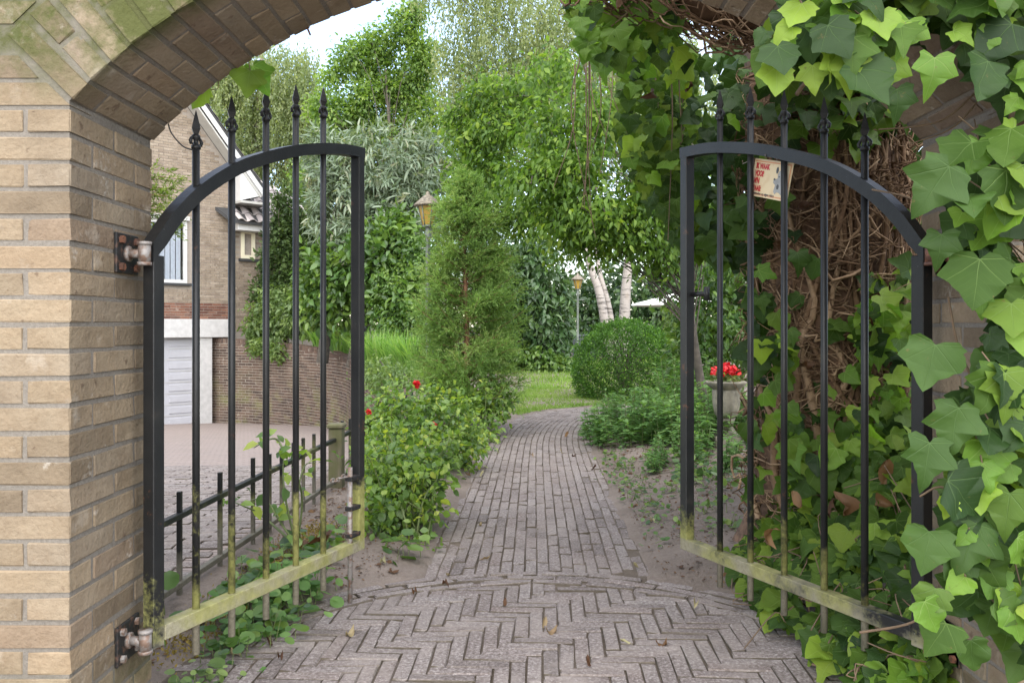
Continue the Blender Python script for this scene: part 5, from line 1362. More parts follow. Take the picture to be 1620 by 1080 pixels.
tree('camellia_bush', 'glossy evergreen bush behind the urn and the right gate bars', 'shrub', (2.2, 9.2, .1), px(1140, 480, 9.2), .05,
     [ell(1120, 480, 9.2, 60, 70, .6), ell(1180, 430, 9, 70, 90, .6), ell(1110, 560, 9.0, 46, 50, .5), ell(1190, 540, 8.6, 60, 60, .5)], 300, 15, .08, .085, SIM, M_laurel, seed=23, nl=16)

# ---- beds on the left: ornamental grass
def grass_clump(label, spots, nper, hgt, seed, name='ornamental_grass', mat=M_sedge, wid=.012):
    rng = np.random.default_rng(seed); root = thing(name, label, 'grass', tuple(spots[0])); V, Fc, Rr = [], [], []
    for s in spots:
        s = np.asarray(s, float)
        for i in range(nper):
            a = rng.uniform(0, 2 * np.pi); o = np.array([math.cos(a), math.sin(a), 0]); Lb = hgt * rng.uniform(.55, 1.1); lean = rng.uniform(.1, .75); b = s + o * rng.uniform(0, .14); side = np.array([-o[1], o[0], 0]) * wid * rng.uniform(.6, 1.2)
            t = np.linspace(0, 1, 6); c = b + o * (lean * Lb * t ** 1.7)[:, None] + np.array([0, 0, 1]) * (Lb * (t - .45 * lean * t ** 2.4))[:, None]
            w = (1 - t ** 2 * .95)[:, None]; n0 = len(V) * 0 + sum(len(v) for v in V)
            V.append(np.stack([c - side * w, c + side * w], 1).reshape(-1, 3)); Fc.append(np.array([(n0 + 2 * k, n0 + 2 * k + 1, n0 + 2 * k + 3, n0 + 2 * k + 2) for k in range(5)])); Rr.append(np.full(12, rng.random()))
    me = np_mesh('blades', np.concatenate(V), [np.concatenate(Fc)], mat, {'rnd': np.concatenate(Rr)}); obj('blades', me, root, 'stuff'); return root
grass_clump('tall arching ornamental grass on the bed just above the retaining wall', [(*px(x, 0, y)[:2], .45) for x, y in ((505, 18.4), (520, 18.0), (535, 17.6), (552, 17.2), (566, 17.0), (512, 18.8), (542, 17.8))], 130, .75, 31)
grass_clump('yellow-green ornamental grass beside the conifer, right of the gate leaf', [(*px(x, 0, y)[:2], .36) for x, y in ((585, 14), (602, 13.4), (620, 13.0), (640, 12.4), (572, 14.6), (655, 12), (610, 14))], 150, .7, 32)

# ---- rose bushes
def rose(label, base, ells, ncl, per, size, seed, blooms=(), nst=12, lr=.05):
    rng = np.random.default_rng(seed); root = thing('rose_bush', label, 'shrub', tuple(base), None); P, D = clusters(ells, ncl, rng, .25)
    mb = MB(); base = np.asarray(base, float)
    for i in range(nst):
        t = P[rng.integers(ncl)]; s = base + rng.normal(0, .08, 3) * [1, 1, 0]; mb.tube(spline([s, (s + t) / 2 + rng.normal(0, .05, 3), t], 8), np.linspace(.007, .002, 8), 5, False)
    mb.build('stems', M_stem, root, 'stuff')
    pos, ax, nm, tone = spray_leaves(P, D, per, .048, rng, .3, 1.0); pos[:, 2] = np.maximum(pos[:, 2], .01)
    sz = np.clip(rng.normal(size, size * .25, len(pos)), size * .5, size * 1.6)
    sp_, sa_, ss_ = [], [], []; mb = MB()
    for i in range(nst):                                    # long loose shoots standing out of the bush
        s = P[rng.integers(ncl)]; e = s + np.array([rng.normal(0, .10), rng.normal(0, .08), rng.uniform(.10, .26)]); c = spline([s, (s + e) / 2 + rng.normal(0, .015, 3), e], 10); mb.tube(c, np.linspace(.004, .0015, 10), 4, False)
        for k in range(3, 10):
            for q in range(2): sp_.append(c[k] + rng.normal(0, .008, 3)); sa_.append(nrmz(rng.normal(0, .8, 3) + [0, 0, .15])); ss_.append(size * rng.uniform(.6, 1.1))
    mb.build('shoots', M_stem, root, 'stuff'); leaf_cloud('shoot_leaves', M_rose, [leaf_simple(.36, .1, .2)], sp_, sa_, rng.normal(0, .5, (len(sp_), 3)) + [0, -.2, 1], ss_, root, np.clip(rng.normal(.7, .15, len(sp_)), 0, .99), rng=rng)
    leaf_cloud('foliage', M_rose, [leaf_simple(.36, .1, .2), leaf_simple(.32, .14, .3), leaf_simple(.4, .05, .15)], pos, ax, nm, sz, root, tone, rng=rng)
    for (x, y, Y, r) in blooms:
        c = px(x, y, Y); n = 46; d = nrmz(rng.normal(0, 1, (n, 3))); pp = c + d * r * rng.uniform(.15, .8, n)[:, None]
        leaf_cloud('bloom', M_red, [leaf_simple(.5, .2, .3)], pp, nrmz(d + [0, -.2, .6]), nrmz(d * -1 + rng.normal(0, .2, (n, 3))), r * 1.0, root, rng=rng, kind=None)
    return root
rose('leafy rose bush in front of the free end of the left gate leaf', px(640, 880, 4.05) * [1, 1, 0], [ell(640, 760, 4.3, 62, 46, .25), ell(605, 800, 4.1, 34, 54, .2), ell(660, 800, 4.2, 34, 40, .2), ell(620, 720, 4.6, 50, 34, .25), ell(690, 745, 4.4, 22, 22, .15), ell(640, 845, 4.0, 44, 18, .15)], 230, 11, .041, 41, nst=24)
rose('rose bush with a red bloom below the feathery conifer', px(660, 760, 6.0) * [1, 1, 0], [ell(650, 650, 6.1, 62, 44, .35), ell(610, 665, 6.2, 36, 46, .3), ell(700, 660, 6.0, 52, 40, .35), ell(660, 710, 5.6, 70, 36, .3), ell(735, 700, 6.0, 30, 40, .25), ell(600, 720, 5.4, 34, 46, .25)], 340, 11, .042, 42, [(659, 609, 6.0, .024), (687, 673, 5.7, .017), (583, 652, 5.9, .016)], 18)
rose('straggly low greenery under the conifer at the left path edge', px(760, 700, 7.4) * [1, 1, 0], [ell(765, 660, 7.6, 34, 40, .3), ell(745, 700, 7.0, 30, 34, .25), ell(780, 630, 8.0, 30, 40, .3), ell(715, 735, 6.2, 22, 16, .2)], 130, 10, .05, 43, nst=8)
# bare young rose shoots behind the left gate leaf
rng = np.random.default_rng(44); sh = thing('rose_shoots', 'thin straggling rose shoots growing behind the left gate bars', 'plant', (*px(455, 0, 3.75)[:2], 0))
mb = MB(); P, A = [], []
for pts in ([(472, 868), (440, 820), (420, 790), (398, 790)], [(470, 868), (452, 790), (448, 740), (452, 700)], [(476, 866), (470, 800), (480, 740), (500, 730)], [(455, 850), (410, 812), (385, 800), (362, 790)], [(452, 720), (438, 695), (420, 697), (402, 708)], [(470, 862), (478, 790), (465, 730), (470, 708)]):
    c = spline([px(x, y, 3.7 + rng.uniform(-.1, .1)) for x, y in pts], 14); mb.tube(c, np.linspace(.006, .002, 14), 5, False)
    for k in rng.choice(np.arange(4, 14), 8): P.append(c[k] + rng.normal(0, .02, 3)); A.append(rng.normal(0, 1, 3) + [0, 0, .2])
mb.build('stems', M_stem, sh)
leaf_parts(sh, [M_rose], leaf_toothed, 3, np.array(P), np.array(A), rng.normal(0, .6, (len(P), 3)) + [0, -.3, .8], rng.uniform(.035, .075, len(P)), rng)
# ---- ground plants
def creeping(name, label, cat, spots_fn, n, size, mat, tplf, nparts, seed, hmax=.12, stems=True, base=None):
    rng = np.random.default_rng(seed); xy = spots_fn(rng, n); g = gz(xy[:, 0], xy[:, 1]); hh = rng.random(n) ** 1.4 * hmax
    pos = np.c_[xy, g + .012 + hh]; ax = nrmz(rng.normal(0, .8, (n, 3)) * [1, 1, .35]); nm = nrmz(rng.normal(0, .38, (n, 3)) + [0, -.25, 1]); sz = np.clip(rng.normal(size, size * .3, n), size * .4, size * 1.7)
    root = thing(name, label, cat, tuple(base if base is not None else [*xy.mean(0), 0]))
    if stems:
        mb = MB()
        for i in range(0, n, 3): mb.tube([pos[i] - [0, 0, hh[i] + .01] + rng.normal(0, .02, 3) * [1, 1, 0], pos[i]], [.0022, .0012], 4, False)
        mb.build('stems', M_stem, root, 'stuff')
    o = np.argsort(pos[:, 1] - pos[:, 2]); a, b = o[:nparts], o[nparts:]
    if len(a): leaf_parts(root, mat if isinstance(mat, list) else [mat], tplf, 5, pos[a], ax[a], nm[a], sz[a], rng)
    if len(b): leaf_cloud('foliage', (mat[0] if isinstance(mat, list) else mat), [tplf(i) for i in range(3)], pos[b], ax[b], nm[b], sz[b], root, rng=rng, luv=True)
    return root
def leaf_round(v=0):
    r = np.random.default_rng(300 + v); t = np.linspace(-2.6, 2.6, 9); P = [(0, 0, 0), (0, .5, -.03)] + [(.46 * math.sin(x), .5 + .5 * math.cos(x) , r.normal(0, .04) + .06 * abs(math.sin(x))) for x in t]
    T = [(1, 2 + i + 1, 2 + i) for i in range(8)] + [(1, 2, 0), (1, 0, 10)]; return np.array(P), np.array(T)
def band(x0, y0, x1, y1, w):
    def f(rng, n):
        t = rng.random(n); return np.c_[x0 + (x1 - x0) * t + rng.normal(0, w, n), y0 + (y1 - y0) * t + rng.normal(0, w, n)]
    return f
creeping('violet_patch', 'low patch of round-leaved plants spilling under the left gate leaf', 'plant', band(-.93, 2.62, -.83, 3.25,   .075), 420, .037, [M_perennial, M_laurel], leaf_round, 240, 51, .13)
creeping('violet_patch', 'small round-leaved weeds at the foot of the left pier', 'plant', band(-1.0, 2.42, -.86, 2.46, .035), 90, .026, M_shrub, leaf_round, 90, 52, .07)
creeping('broad_leaved_weed', 'broad-leaved weed beside the free end of the left gate', 'plant', band(-.58, 3.62, -.48, 3.70, .03), 14, .055, M_laurel, leaf_round, 22, 53, .10)
creeping('border_weeds', 'dark leafy weeds on the soil behind the left gate leaf', 'plant', band(-1.02, 2.9, -.86, 3.9, .07), 160, .05, M_laurel, leaf_round, 120, 54, .09)
creeping('seedlings', 'small seedlings on the bare sandy bank right of the path', 'plant', lambda rng, n: np.array([(.92, 4.9), (1.02, 4.4), (1.1, 5.3), (1.0, 4.0)])[rng.integers(0, 4, n)] + rng.normal(0, .05, (n, 2)), 110, .028, M_shrub, leaf_round, 60, 55, .06)
n = 2600; mo = band(-1.08, 2.6, -.98, 4.2, .05)(RNG, n); tag(leaf_cloud('moss_strip', M_moss, DIA, np.c_[mo, gz(mo[:, 0], mo[:, 1]) + RNG.random(n) * .02], rvec(n) + [0, 0, .5], rvec(n) + [0, 0, 1], RNG.uniform(.008, .02, n), None), kind='stuff')

creeping('seedlings', 'patchy small weeds along the right edge of the brick path', 'plant', lambda rng, n: np.c_[.72 + rng.normal(0, .05, n) + .05 * np.sin(np.arange(n)), 3.8 + 2.9 * rng.random(n) ** .8], 300, .024, M_laurel, leaf_round, 60, 56, .04)
creeping('border_weeds', 'tangle of dark weeds on the bank behind the urn side of the right gate', 'plant', lambda rng, n: np.c_[1.15 + rng.normal(0, .16, n), 5.4 + rng.normal(0, .6, n)], 260, .04, M_laurel, leaf_round, 120, 57, .10)
# ---- perennials before the box ball
def perennial(label, area, ns, hgt, seed, size=.085):
    rng = np.random.default_rng(seed); root = thing('perennial_clump', label, 'plant', (*area[:2], 0)); mb = MB(); P, A, N_, S_, T_ = [], [], [], [], []
    for i in range(ns):
        r = math.sqrt(rng.random()); a = rng.uniform(0, 6.283); x, y = area[0] + area[2] * r * math.cos(a), area[1] + area[3] * r * math.sin(a)
        h = hgt * (1 - .45 * r * r) * rng.uniform(.75, 1.1); g = float(gz(np.array([x]), np.array([y]))[0]); ln = np.array([math.cos(a), math.sin(a), 0]) * .2 * r * h + rng.normal(0, .02, 3)
        mb.tube([(x, y, g), np.array([x, y, g + h * .5]) + ln * .4, np.array([x, y, g + h]) + ln], [.004, .003, .002], 4, False); tn = rng.normal(.5, .18)
        for k in range(28):
            t = rng.uniform(.06, 1); b = rng.uniform(0, 6.283); o = np.array([math.cos(b), math.sin(b), .35 + .5 * (t > .9)]); P.append(np.array([x, y, g + h * t]) + ln * t); A.append(o); N_.append(np.array([-o[0] * .4, -o[1] * .4, 1]) + rng.normal(0, .25, 3)); S_.append(size * rng.uniform(.6, 1.2) * (1.15 - .4 * t)); T_.append(np.clip(tn + .25 * (t - .7) + rng.normal(0, .12), 0, .99))
    mb.build('stems', M_stem, root, 'stuff'); leaf_cloud('foliage', M_perennial, [leaf_simple(.22, .06, .3), leaf_long(.17, .4)], P, A, N_, S_, root, T_, rng=rng); return root
perennial('grey-green leafy perennial in front of the box ball at the path edge', (1.04, 7.55, .42, .85), 150, .42, 61)
perennial('taller grey-green perennial to the right of the box ball', (1.72, 8.4, .5, .6), 110, .66, 62)
perennial('grey-green perennial beside the urn, seen through the right gate bars', (1.50, 6.8, .45, .6), 110, .46, 63)

perennial('small grey-green perennial on the sandy bank just behind the right gate end', (1.20, 5.75, .30, .45), 34, .26, 64, .06)
# ---- lawn
lx_, ly_ = np.meshgrid(np.concatenate([np.linspace(-1.05, 3.5, 36), [6, 10, 16, 25]]), np.concatenate([np.linspace(9.2, 14, 46), np.linspace(14.5, 36, 30)]))
LP = np.array([(-1.2, 11.0), (-.3, 10.2), (-.05, 9.6), (.15, 9.2), (.5, 9.8), (.9, 10.6), (1.6, 10.9), (2.6, 10.95), (4, 10.9)])
def lawn_front(x): return np.interp(x, LP[:, 0], LP[:, 1])
def lz(x, y):
    z = gz(x, y); f = lawn_front(x) + .12 * fbm(x * 2, y * 0 + 3)
    return np.where((y > f + .12) & (path_d(x, y).reshape(x.shape) > HALF) & (x > -1.3 + .02 * y), z * 0 + .022 - .0 * z, z - .05)
V, Fc = grid_mesh('l', lx_, ly_, lz, None); lawn = tag(obj('lawn', np_mesh('lawn', V, [Fc], M_turf, smooth=True)), kind='structure')
rng = np.random.default_rng(70); n = 80000
y = np.concatenate([9.3 + 4.2 * rng.random(n * 6 // 10), 13.5 + 12 * rng.random(n * 4 // 10)]); x = rng.uniform(-1.4, 3.2, len(y)) * np.where(y > 13.5, 1.3, 1)
fr = lawn_front(x) + .18 * fbm(x * 2, y * 0 + 3) + .25 * rng.random(len(y)) ** 2; k = y > fr; bare = fbm(x * 1.4, y * 1.1, 2) > .95; k &= ~(bare & (y < 11.6)); k &= path_d(x, y) > HALF - .03; x, y = x[k], y[k]; n = len(x)
gs = np.where(y < 13.5, .05, .075) * rng.uniform(.6, 1.3, n)
tag(leaf_cloud('lawn_grass', M_grass, [(np.array([(-.09, 0, 0), (.09, 0, 0), (0, 1, 0)], float), np.array([(0, 1, 2)]))], np.c_[x, y, np.full(n, .012)], rng.normal(0, .45, (n, 3)) * [1, 1, .2] + [0, 0, 1], rng.normal(0, .4, (n, 3)) + [0, -1, .3], gs, None, np.clip(.5 + .25 * fbm(x, y, 5) + rng.normal(0, .15, n), 0, .99), rng=rng, wid=1.3), kind='stuff')
# ================================================================== ivy
def in_poly(x, y, P):
    P = np.asarray(P, float); c = np.zeros(len(x), bool); j = len(P) - 1
    for i in range(len(P)):
        k = ((P[i, 1] > y) != (P[j, 1] > y)) & (x < (P[j, 0] - P[i, 0]) * (y - P[i, 1]) / (P[j, 1] - P[i, 1] + 1e-12) + P[i, 0]); c ^= k; j = i
    return c
def sample_poly(polys, n, rng, minsep=None):
    out = []; A = [np.ptp(np.array(p)[:, 0]) * np.ptp(np.array(p)[:, 1]) for p, w in polys]; A = np.array([a * w for a, (p, w) in zip(A, polys)]); A = A / A.sum()
    for (p, w), a in zip(polys, A):
        p = np.array(p, float); m = 0; need = int(round(n * a)); got = []
        while m < need:
            x = rng.uniform(p[:, 0].min(), p[:, 0].max(), 400); y = rng.uniform(p[:, 1].min(), p[:, 1].max(), 400); k = in_poly(x, y, p); got.append(np.c_[x, y][k]); m += k.sum()
        if got: out.append(np.concatenate(got)[:need])
    return np.concatenate(out)
def to_world(xy, Y): return np.stack([(xy[:, 0] - CX) * Y / F, Y, H + (CY - xy[:, 1]) * Y / F], 1)

# ---- 1. the vine covering the right pier and haunch of the arch
rng = np.random.default_rng(81)
iv = thing('ivy_vine', 'big-leaved glossy ivy covering the right pier and the right haunch of the arch', 'ivy', (1.5, 1.85, 0))
top = [(1275, -70), (1260, 10), (1215, 70), (1215, 100), (1290, 110), (1330, 140), (1375, 110), (1420, 70), (1500, 70), (1555, 110), (1610, 180), (1680, 230), (1680, -70)]
colp = [(1620, 220), (1520, 235), (1500, 300), (1520, 380), (1570, 430), (1600, 500), (1560, 580), (1530, 640), (1510, 720), (1505, 800), (1515, 870), (1520, 930), (1570, 990), (1630, 1060), (1680, 1080), (1680, 230)]
low = [(1455, 560), (1530, 560), (1525, 680), (1445, 690)]
polys = [(top, 1.1), (colp, 1.0)]
N = 600; xy = sample_poly(polys, N, rng); N = len(xy); Y = rng.uniform(1.60, 1.89, N)
# keep the leaf over the opening only a little way in front of the wall
pos = to_world(xy, Y); pos[:, 2] += .03
ax = nrmz(np.c_[rng.normal(-.15, .55, N), rng.normal(-.25, .3, N), rng.normal(-.75, .3, N)])
nm = nrmz(np.c_[rng.normal(-.25, .38, N), rng.normal(-1, .2, N), rng.normal(.45, .35, N)])
sz = np.where(rng.random(N) < .35, rng.uniform(.035, .06, N), rng.uniform(.06, .098, N))
front = np.argsort(Y + .6 * (sz < .08))
# specified large leaves that read clearly in the picture: tip x, y, size, tone
big = [(1500, 265, .135, 0), (1590, 270, .14, 1), (1550, 410, .135, 1), (1490, 370, .09, 0), (1310, 40, .10, 0), (1355, 110, .125, 0), (1440, 30, .10, 2), (1410, 90, .10, 2), (1480, 90, .10, 2), (1560, 100, .12, 0), (1230, 105, .08, 2), (1285, 105, .07, 2), (1480, 545, .12, 0), (1590, 590, .12, 1), (1560, 700, .10, 2), (1590, 780, .11, 1), (1500, 760, .13, 0), (1470, 700, .12, 0), (1545, 830, .13, 0), (1580, 900, .085, 2), (1610, 850, .09, 2), (1470, 840, .11, 0), (1600, 960, .09, 2), (1530, 870, .10, 0), (1480, 930, .08, 0), (1515, 645, .12, 0), (1600, 480, .10, 1), (1555, 470, .055, 2), (1500, 790, .05, 2), (1600, 40, .13, 0), (1497, 985, .10, 1), (1535, 1010, .09, 0), (1462, 950, .085, 2), (1350, 60, .11, 1), (1420, 140, .085, 0)]
bp = np.array([to_world(np.array([(x, y)]), np.array([1.58 + .02 * (i % 4)]))[0] for i, (x, y, s, t) in enumerate(big)]); nb_ = len(big)
tri = [M_ivy_dark, M_ivy, M_ivy_lime]
leaf_parts(iv, lambda i: tri[big[i][3]], leaf_ivy, 9, bp, nrmz(np.c_[rng.normal(-.2, .4, nb_), rng.normal(-.15, .15, nb_), rng.normal(-.9, .15, nb_)]), nrmz(np.c_[rng.normal(-.15, .2, nb_), -np.ones(nb_), rng.normal(.35, .2, nb_)]), np.array([b[2] * .78 for b in big]), rng)
a, b = front[:270], front[270:]
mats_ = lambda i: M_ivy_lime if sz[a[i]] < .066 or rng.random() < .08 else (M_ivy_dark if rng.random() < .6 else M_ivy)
leaf_parts(iv, mats_, leaf_ivy, 9, pos[a], ax[a], nm[a], sz[a], rng)
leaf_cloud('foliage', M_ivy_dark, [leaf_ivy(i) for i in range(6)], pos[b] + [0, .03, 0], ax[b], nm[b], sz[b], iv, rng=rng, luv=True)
# leaves of the same vine on the wall outside the frame and over its top
n2 = 700; p2 = np.c_[rng.uniform(1.2, 2.7, n2), rng.uniform(1.72, 1.9, n2), rng.uniform(.1, 2.7, n2)]; rr_ = np.hypot(p2[:, 0] - AX, p2[:, 2] - AZ); sx_ = CX + p2[:, 0] * F / p2[:, 1]; sy_ = CY - (p2[:, 2] - H) * F / p2[:, 1]
k = ((sx_ > 1640) | (sy_ < -30)) & (rr_ > AR + .05); p2 = p2[k]; n2 = len(p2)
leaf_cloud('outer_foliage', M_ivy, [leaf_ivy(i) for i in range(4)], p2, np.c_[rng.normal(0, .5, n2), rng.normal(-.2, .3, n2), -np.ones(n2)], np.c_[rng.normal(0, .4, n2), -np.ones(n2), rng.normal(.4, .3, n2)], rng.uniform(.06, .13, n2), iv, rng=rng, luv=True)
mb = MB()
def stem(pts, Y, r=.004, sides=6): mb.tube(spline([px(x, y, Yy) for (x, y), Yy in zip(pts, Y if hasattr(Y, '__len__') else [Y] * len(pts))], 18), np.linspace(r, r * .6, 18), sides, False)
stem([(1700, 560), (1640, 480), (1620, 350), (1600, 200), (1560, 60), (1500, -60)], 1.86, .008)
stem([(1660, 700), (1570, 640), (1520, 560), (1500, 470)], 1.86, .004); stem([(1650, 900), (1590, 860), (1540, 800), (1490, 770), (1455, 785)], 1.80, .004)
stem([(1560, 130), (1500, 185), (1450, 200), (1390, 205)], [1.90, 1.91, 1.93, 1.95], .003); stem([(1570, 130), (1510, 200), (1440, 228)], [1.9, 1.91, 1.93], .0025)
stem([(1480, 1000), (1500, 940), (1520, 900), (1530, 800)], [2.1, 2.0, 1.95, 1.88], .004); stem([(1360, 1000), (1440, 985), (1490, 950), (1520, 920)], [2.2, 2.15, 2.1, 2.0], .004)
stem([(1260, 150), (1330, 60), (1420, 20), (1520, 0), (1680, -30)], 1.86, .005); stem([(1380, 300), (1430, 310), (1480, 330)], [2.1, 2.0, 1.9], .0025)
for i in rng.choice(N, 200, replace=False): mb.tube([pos[i], pos[i] + [rng.normal(0, .02), .04, .03 + rng.random() * .03]], [.0016, .0016], 4, False)
mb.build('stems', M_twig, iv, 'stuff')

# ---- 2. old tree behind the right leaf, matted with ivy roots
rng = np.random.default_rng(82); tx, ty, tr = 1.36, 3.72, .30
it = thing('ivy_clad_tree', 'old trunk matted with brown ivy roots behind the right gate leaf', 'tree', (tx, ty, .2))
n = 20; V = []; zz = np.linspace(-.05, 2.35, 26)
for z in zz:
    for k in range(n):
        a = 2 * math.pi * k / n; r = tr * (1 + .10 * math.sin(3 * a + z * 2) + .06 * math.sin(7 * a - z * 5) + .05 * math.sin(z * 9 + a)) * (1.0 + .25 * math.exp(-z * 3))
        V.append((tx + .03 * math.sin(z * 2) + r * math.cos(a), ty + r * math.sin(a), z))
Fc = [(i * n + k, i * n + (k + 1) % n, (i + 1) * n + (k + 1) % n, (i + 1) * n + k) for i in range(25) for k in range(n)]
MB().add(V, Fc, None, True).build('trunk', M_trunk, it)
# limb reaching left under the arch: thick, hairy
lim = spline([(tx + .1, ty, 2.0), (1.28, 3.3, 2.16), (1.02, 3.05, 2.18), (.75, 3.0, 2.19), (.5, 3.05, 2.30), (.2, 3.2, 2.42)], 22)
mb = MB(); mb.tube(lim, np.interp(np.linspace(0, 1, 22), [0, .3, .6, 1], [.20, .10, .085, .04]) * (1 + .12 * np.sin(np.arange(22) * 1.9)), 12, True); mb.build('limb', M_root, it)
mb = MB()
for i in range(1000):           # aerial roots over the trunk
    a = rng.uniform(math.pi * 1.0, math.pi * 2.05); z = rng.uniform(.15, 2.1); r = tr * 1.06; pts = []
    for k in range(6):
        a += rng.normal(0, .17); z += rng.normal(.0, .05) + rng.choice([-1, 1]) * .02; rr = r + rng.uniform(0, .07) + (.06 if k in (2, 3) and rng.random() < .25 else 0)
        pts.append((tx + .03 * math.sin(z * 2) + rr * math.cos(a), ty + rr * math.sin(a), max(.05, z)))
    mb.tube(spline(pts, 9), np.full(9, rng.choice([.002, .003, .004, .007], p=[.6, .27, .1, .03])), 4, False)
for i in range(26):            # thick twisting stems
    a = rng.uniform(math.pi * 1.05, math.pi * 1.95); z = rng.uniform(0, .6); pts = []
    for k in range(8):
        a += rng.normal(0, .13); pts.append((tx + .03 * math.sin(z * 2) + (tr * 1.1 + .03 * rng.random()) * math.cos(a), ty + (tr * 1.1 + .03 * rng.random()) * math.sin(a), z)); z += rng.uniform(.12, .34)
        if z > 2.3: break
    if len(pts) > 3: mb.tube(spline(pts, 20), np.linspace(rng.uniform(.010, .024), .006, 20), 6, False)
for i in range(330):           # and round the limb
    t = rng.integers(1, 20); c = lim[t]; pts = []; a = rng.uniform(0, 6.28)
    for k in range(5):
        q = lim[min(21, t + k)]; a += rng.normal(0, .5); rr = .11 * rng.uniform(.85, 1.35); pts.append((q[0] + rng.normal(0, .02), q[1] + rr * math.cos(a), q[2] + rr * math.sin(a) - (.06 if rng.random() < .12 else 0)))
    mb.tube(spline(pts, 8), np.full(8, rng.choice([.002, .003, .005])), 4, False)
mb.build('aerial_roots', M_root, it, 'stuff')
polysT = [([(1100, 90), (1240, 80), (1440, 130), (1440, 200), (1330, 230), (1240, 240), (1230, 330), (1100, 340)], .9), ([(1110, 330), (1235, 330), (1215, 420), (1250, 560), (1235, 640), (1190, 640), (1185, 520), (1180, 420), (1120, 400)], 1.0),
          ([(1370, 440), (1450, 420), (1450, 700), (1330, 700), (1345, 560)], 1.2), ([(1180, 640), (1450, 640), (1450, 800), (1180, 760)], 1.2), ([(1240, 330), (1440, 330), (1440, 640), (1240, 640)], .13)]
N = 620; xy = sample_poly(polysT, N, rng); N = len(xy); Y = rng.uniform(3.18, 3.46, N) ; Y[xy[:, 0] < 1235] = rng.uniform(3.3, 4.2, (xy[:, 0] < 1235).sum()); pos = to_world(xy, Y)
ax = nrmz(np.c_[rng.normal(0, .5, N), rng.normal(-.3, .35, N), rng.normal(-.7, .4, N)]); nm = nrmz(np.c_[rng.normal(-.2, .45, N), rng.normal(-1, .25, N), rng.normal(.5, .4, N)]); sz = np.clip(rng.normal(.08, .02, N), .04, .125)
o = np.argsort(Y - sz); a, b = o[:290], o[290:]
leaf_parts(it, lambda i: M_ivy_lime if (xy[a[i], 0] > 1330 and xy[a[i], 1] > 430 and rng.random() < .65) or rng.random() < .2 else (M_ivy if rng.random() < .65 else M_ivy_dark), leaf_ivy, 9, pos[a], ax[a], nm[a], sz[a], rng)
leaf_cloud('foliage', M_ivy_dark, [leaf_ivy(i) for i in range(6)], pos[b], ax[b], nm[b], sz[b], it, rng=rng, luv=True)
# dense dark crown behind and above so that no sky shows through
N = 1500; p3 = np.c_[rng.uniform(1.0, 2.7, N), rng.uniform(3.9, 4.9, N), rng.uniform(.2, 2.7, N)]
k = (p3[:, 0] / p3[:, 1] > np.where(p3[:, 2] < 1.35, .325, .24)); p3 = p3[k]; N = len(p3)
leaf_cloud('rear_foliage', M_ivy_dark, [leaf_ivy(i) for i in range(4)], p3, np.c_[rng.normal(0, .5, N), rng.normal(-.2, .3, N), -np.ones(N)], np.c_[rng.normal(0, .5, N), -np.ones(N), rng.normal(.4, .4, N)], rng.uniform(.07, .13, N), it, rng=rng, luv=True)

# ---- 3. ivy curtain hanging in front of the garden tree, from the limb
rng = np.random.default_rng(83)
hc = thing('ivy_curtain', 'dark ivy hanging as a curtain below the limb, right of the path', 'ivy', (.9, 4.2, 2.3))
polysC = [([(985, 100), (1100, 90), (1105, 400), (1060, 350), (1015, 290), (975, 210)], .85), ([(890, -20), (1060, -20), (1100, 100), (1000, 130), (930, 80)], .6), ([(1010, 280), (1110, 260), (1105, 400), (1060, 370)], .5)]
N = 950; xy = sample_poly(polysC, N, rng); N = len(xy); Y = rng.uniform(3.7, 4.7, N); Y[xy[:, 1] < 100] = rng.uniform(3.0, 3.8, (xy[:, 1] < 100).sum()); pos = to_world(xy, Y)
ax = nrmz(np.c_[rng.normal(0, .4, N), rng.normal(-.2, .35, N), rng.normal(-1, .3, N)]); nm = nrmz(np.c_[rng.normal(-.3, .5, N), rng.normal(-1, .3, N), rng.normal(.45, .4, N)]); sz = np.clip(rng.normal(.066, .017, N), .03, .105)
o = np.argsort(Y - 2 * sz); a, b = o[:290], o[290:]
leaf_parts(hc, lambda i: M_ivy_lime if ((xy[a[i], 1] < 130 or xy[a[i], 0] > 985) and rng.random() < .6) else (M_ivy if rng.random() < .75 else M_ivy_dark), leaf_ivy, 9, pos[a], ax[a], nm[a], sz[a], rng)
leaf_cloud('foliage', M_ivy, [leaf_ivy(i) for i in range(6)], pos[b], ax[b], nm[b], sz[b], hc, rng=rng, luv=True)
mb = MB()
for i in range(15):
    x0 = rng.uniform(900, 1100); y0 = rng.uniform(-20, 120); Yy = rng.uniform(3.4, 4.5); mb.tube(spline([px(x0, y0, Yy), px(x0 + rng.normal(0, 12), y0 + 100, Yy), px(x0 + rng.normal(0, 25), y0 + rng.uniform(150, 300), Yy)], 9), np.linspace(.004, .0015, 9), 5, False)
mb.build('stems', M_twig, hc, 'stuff')

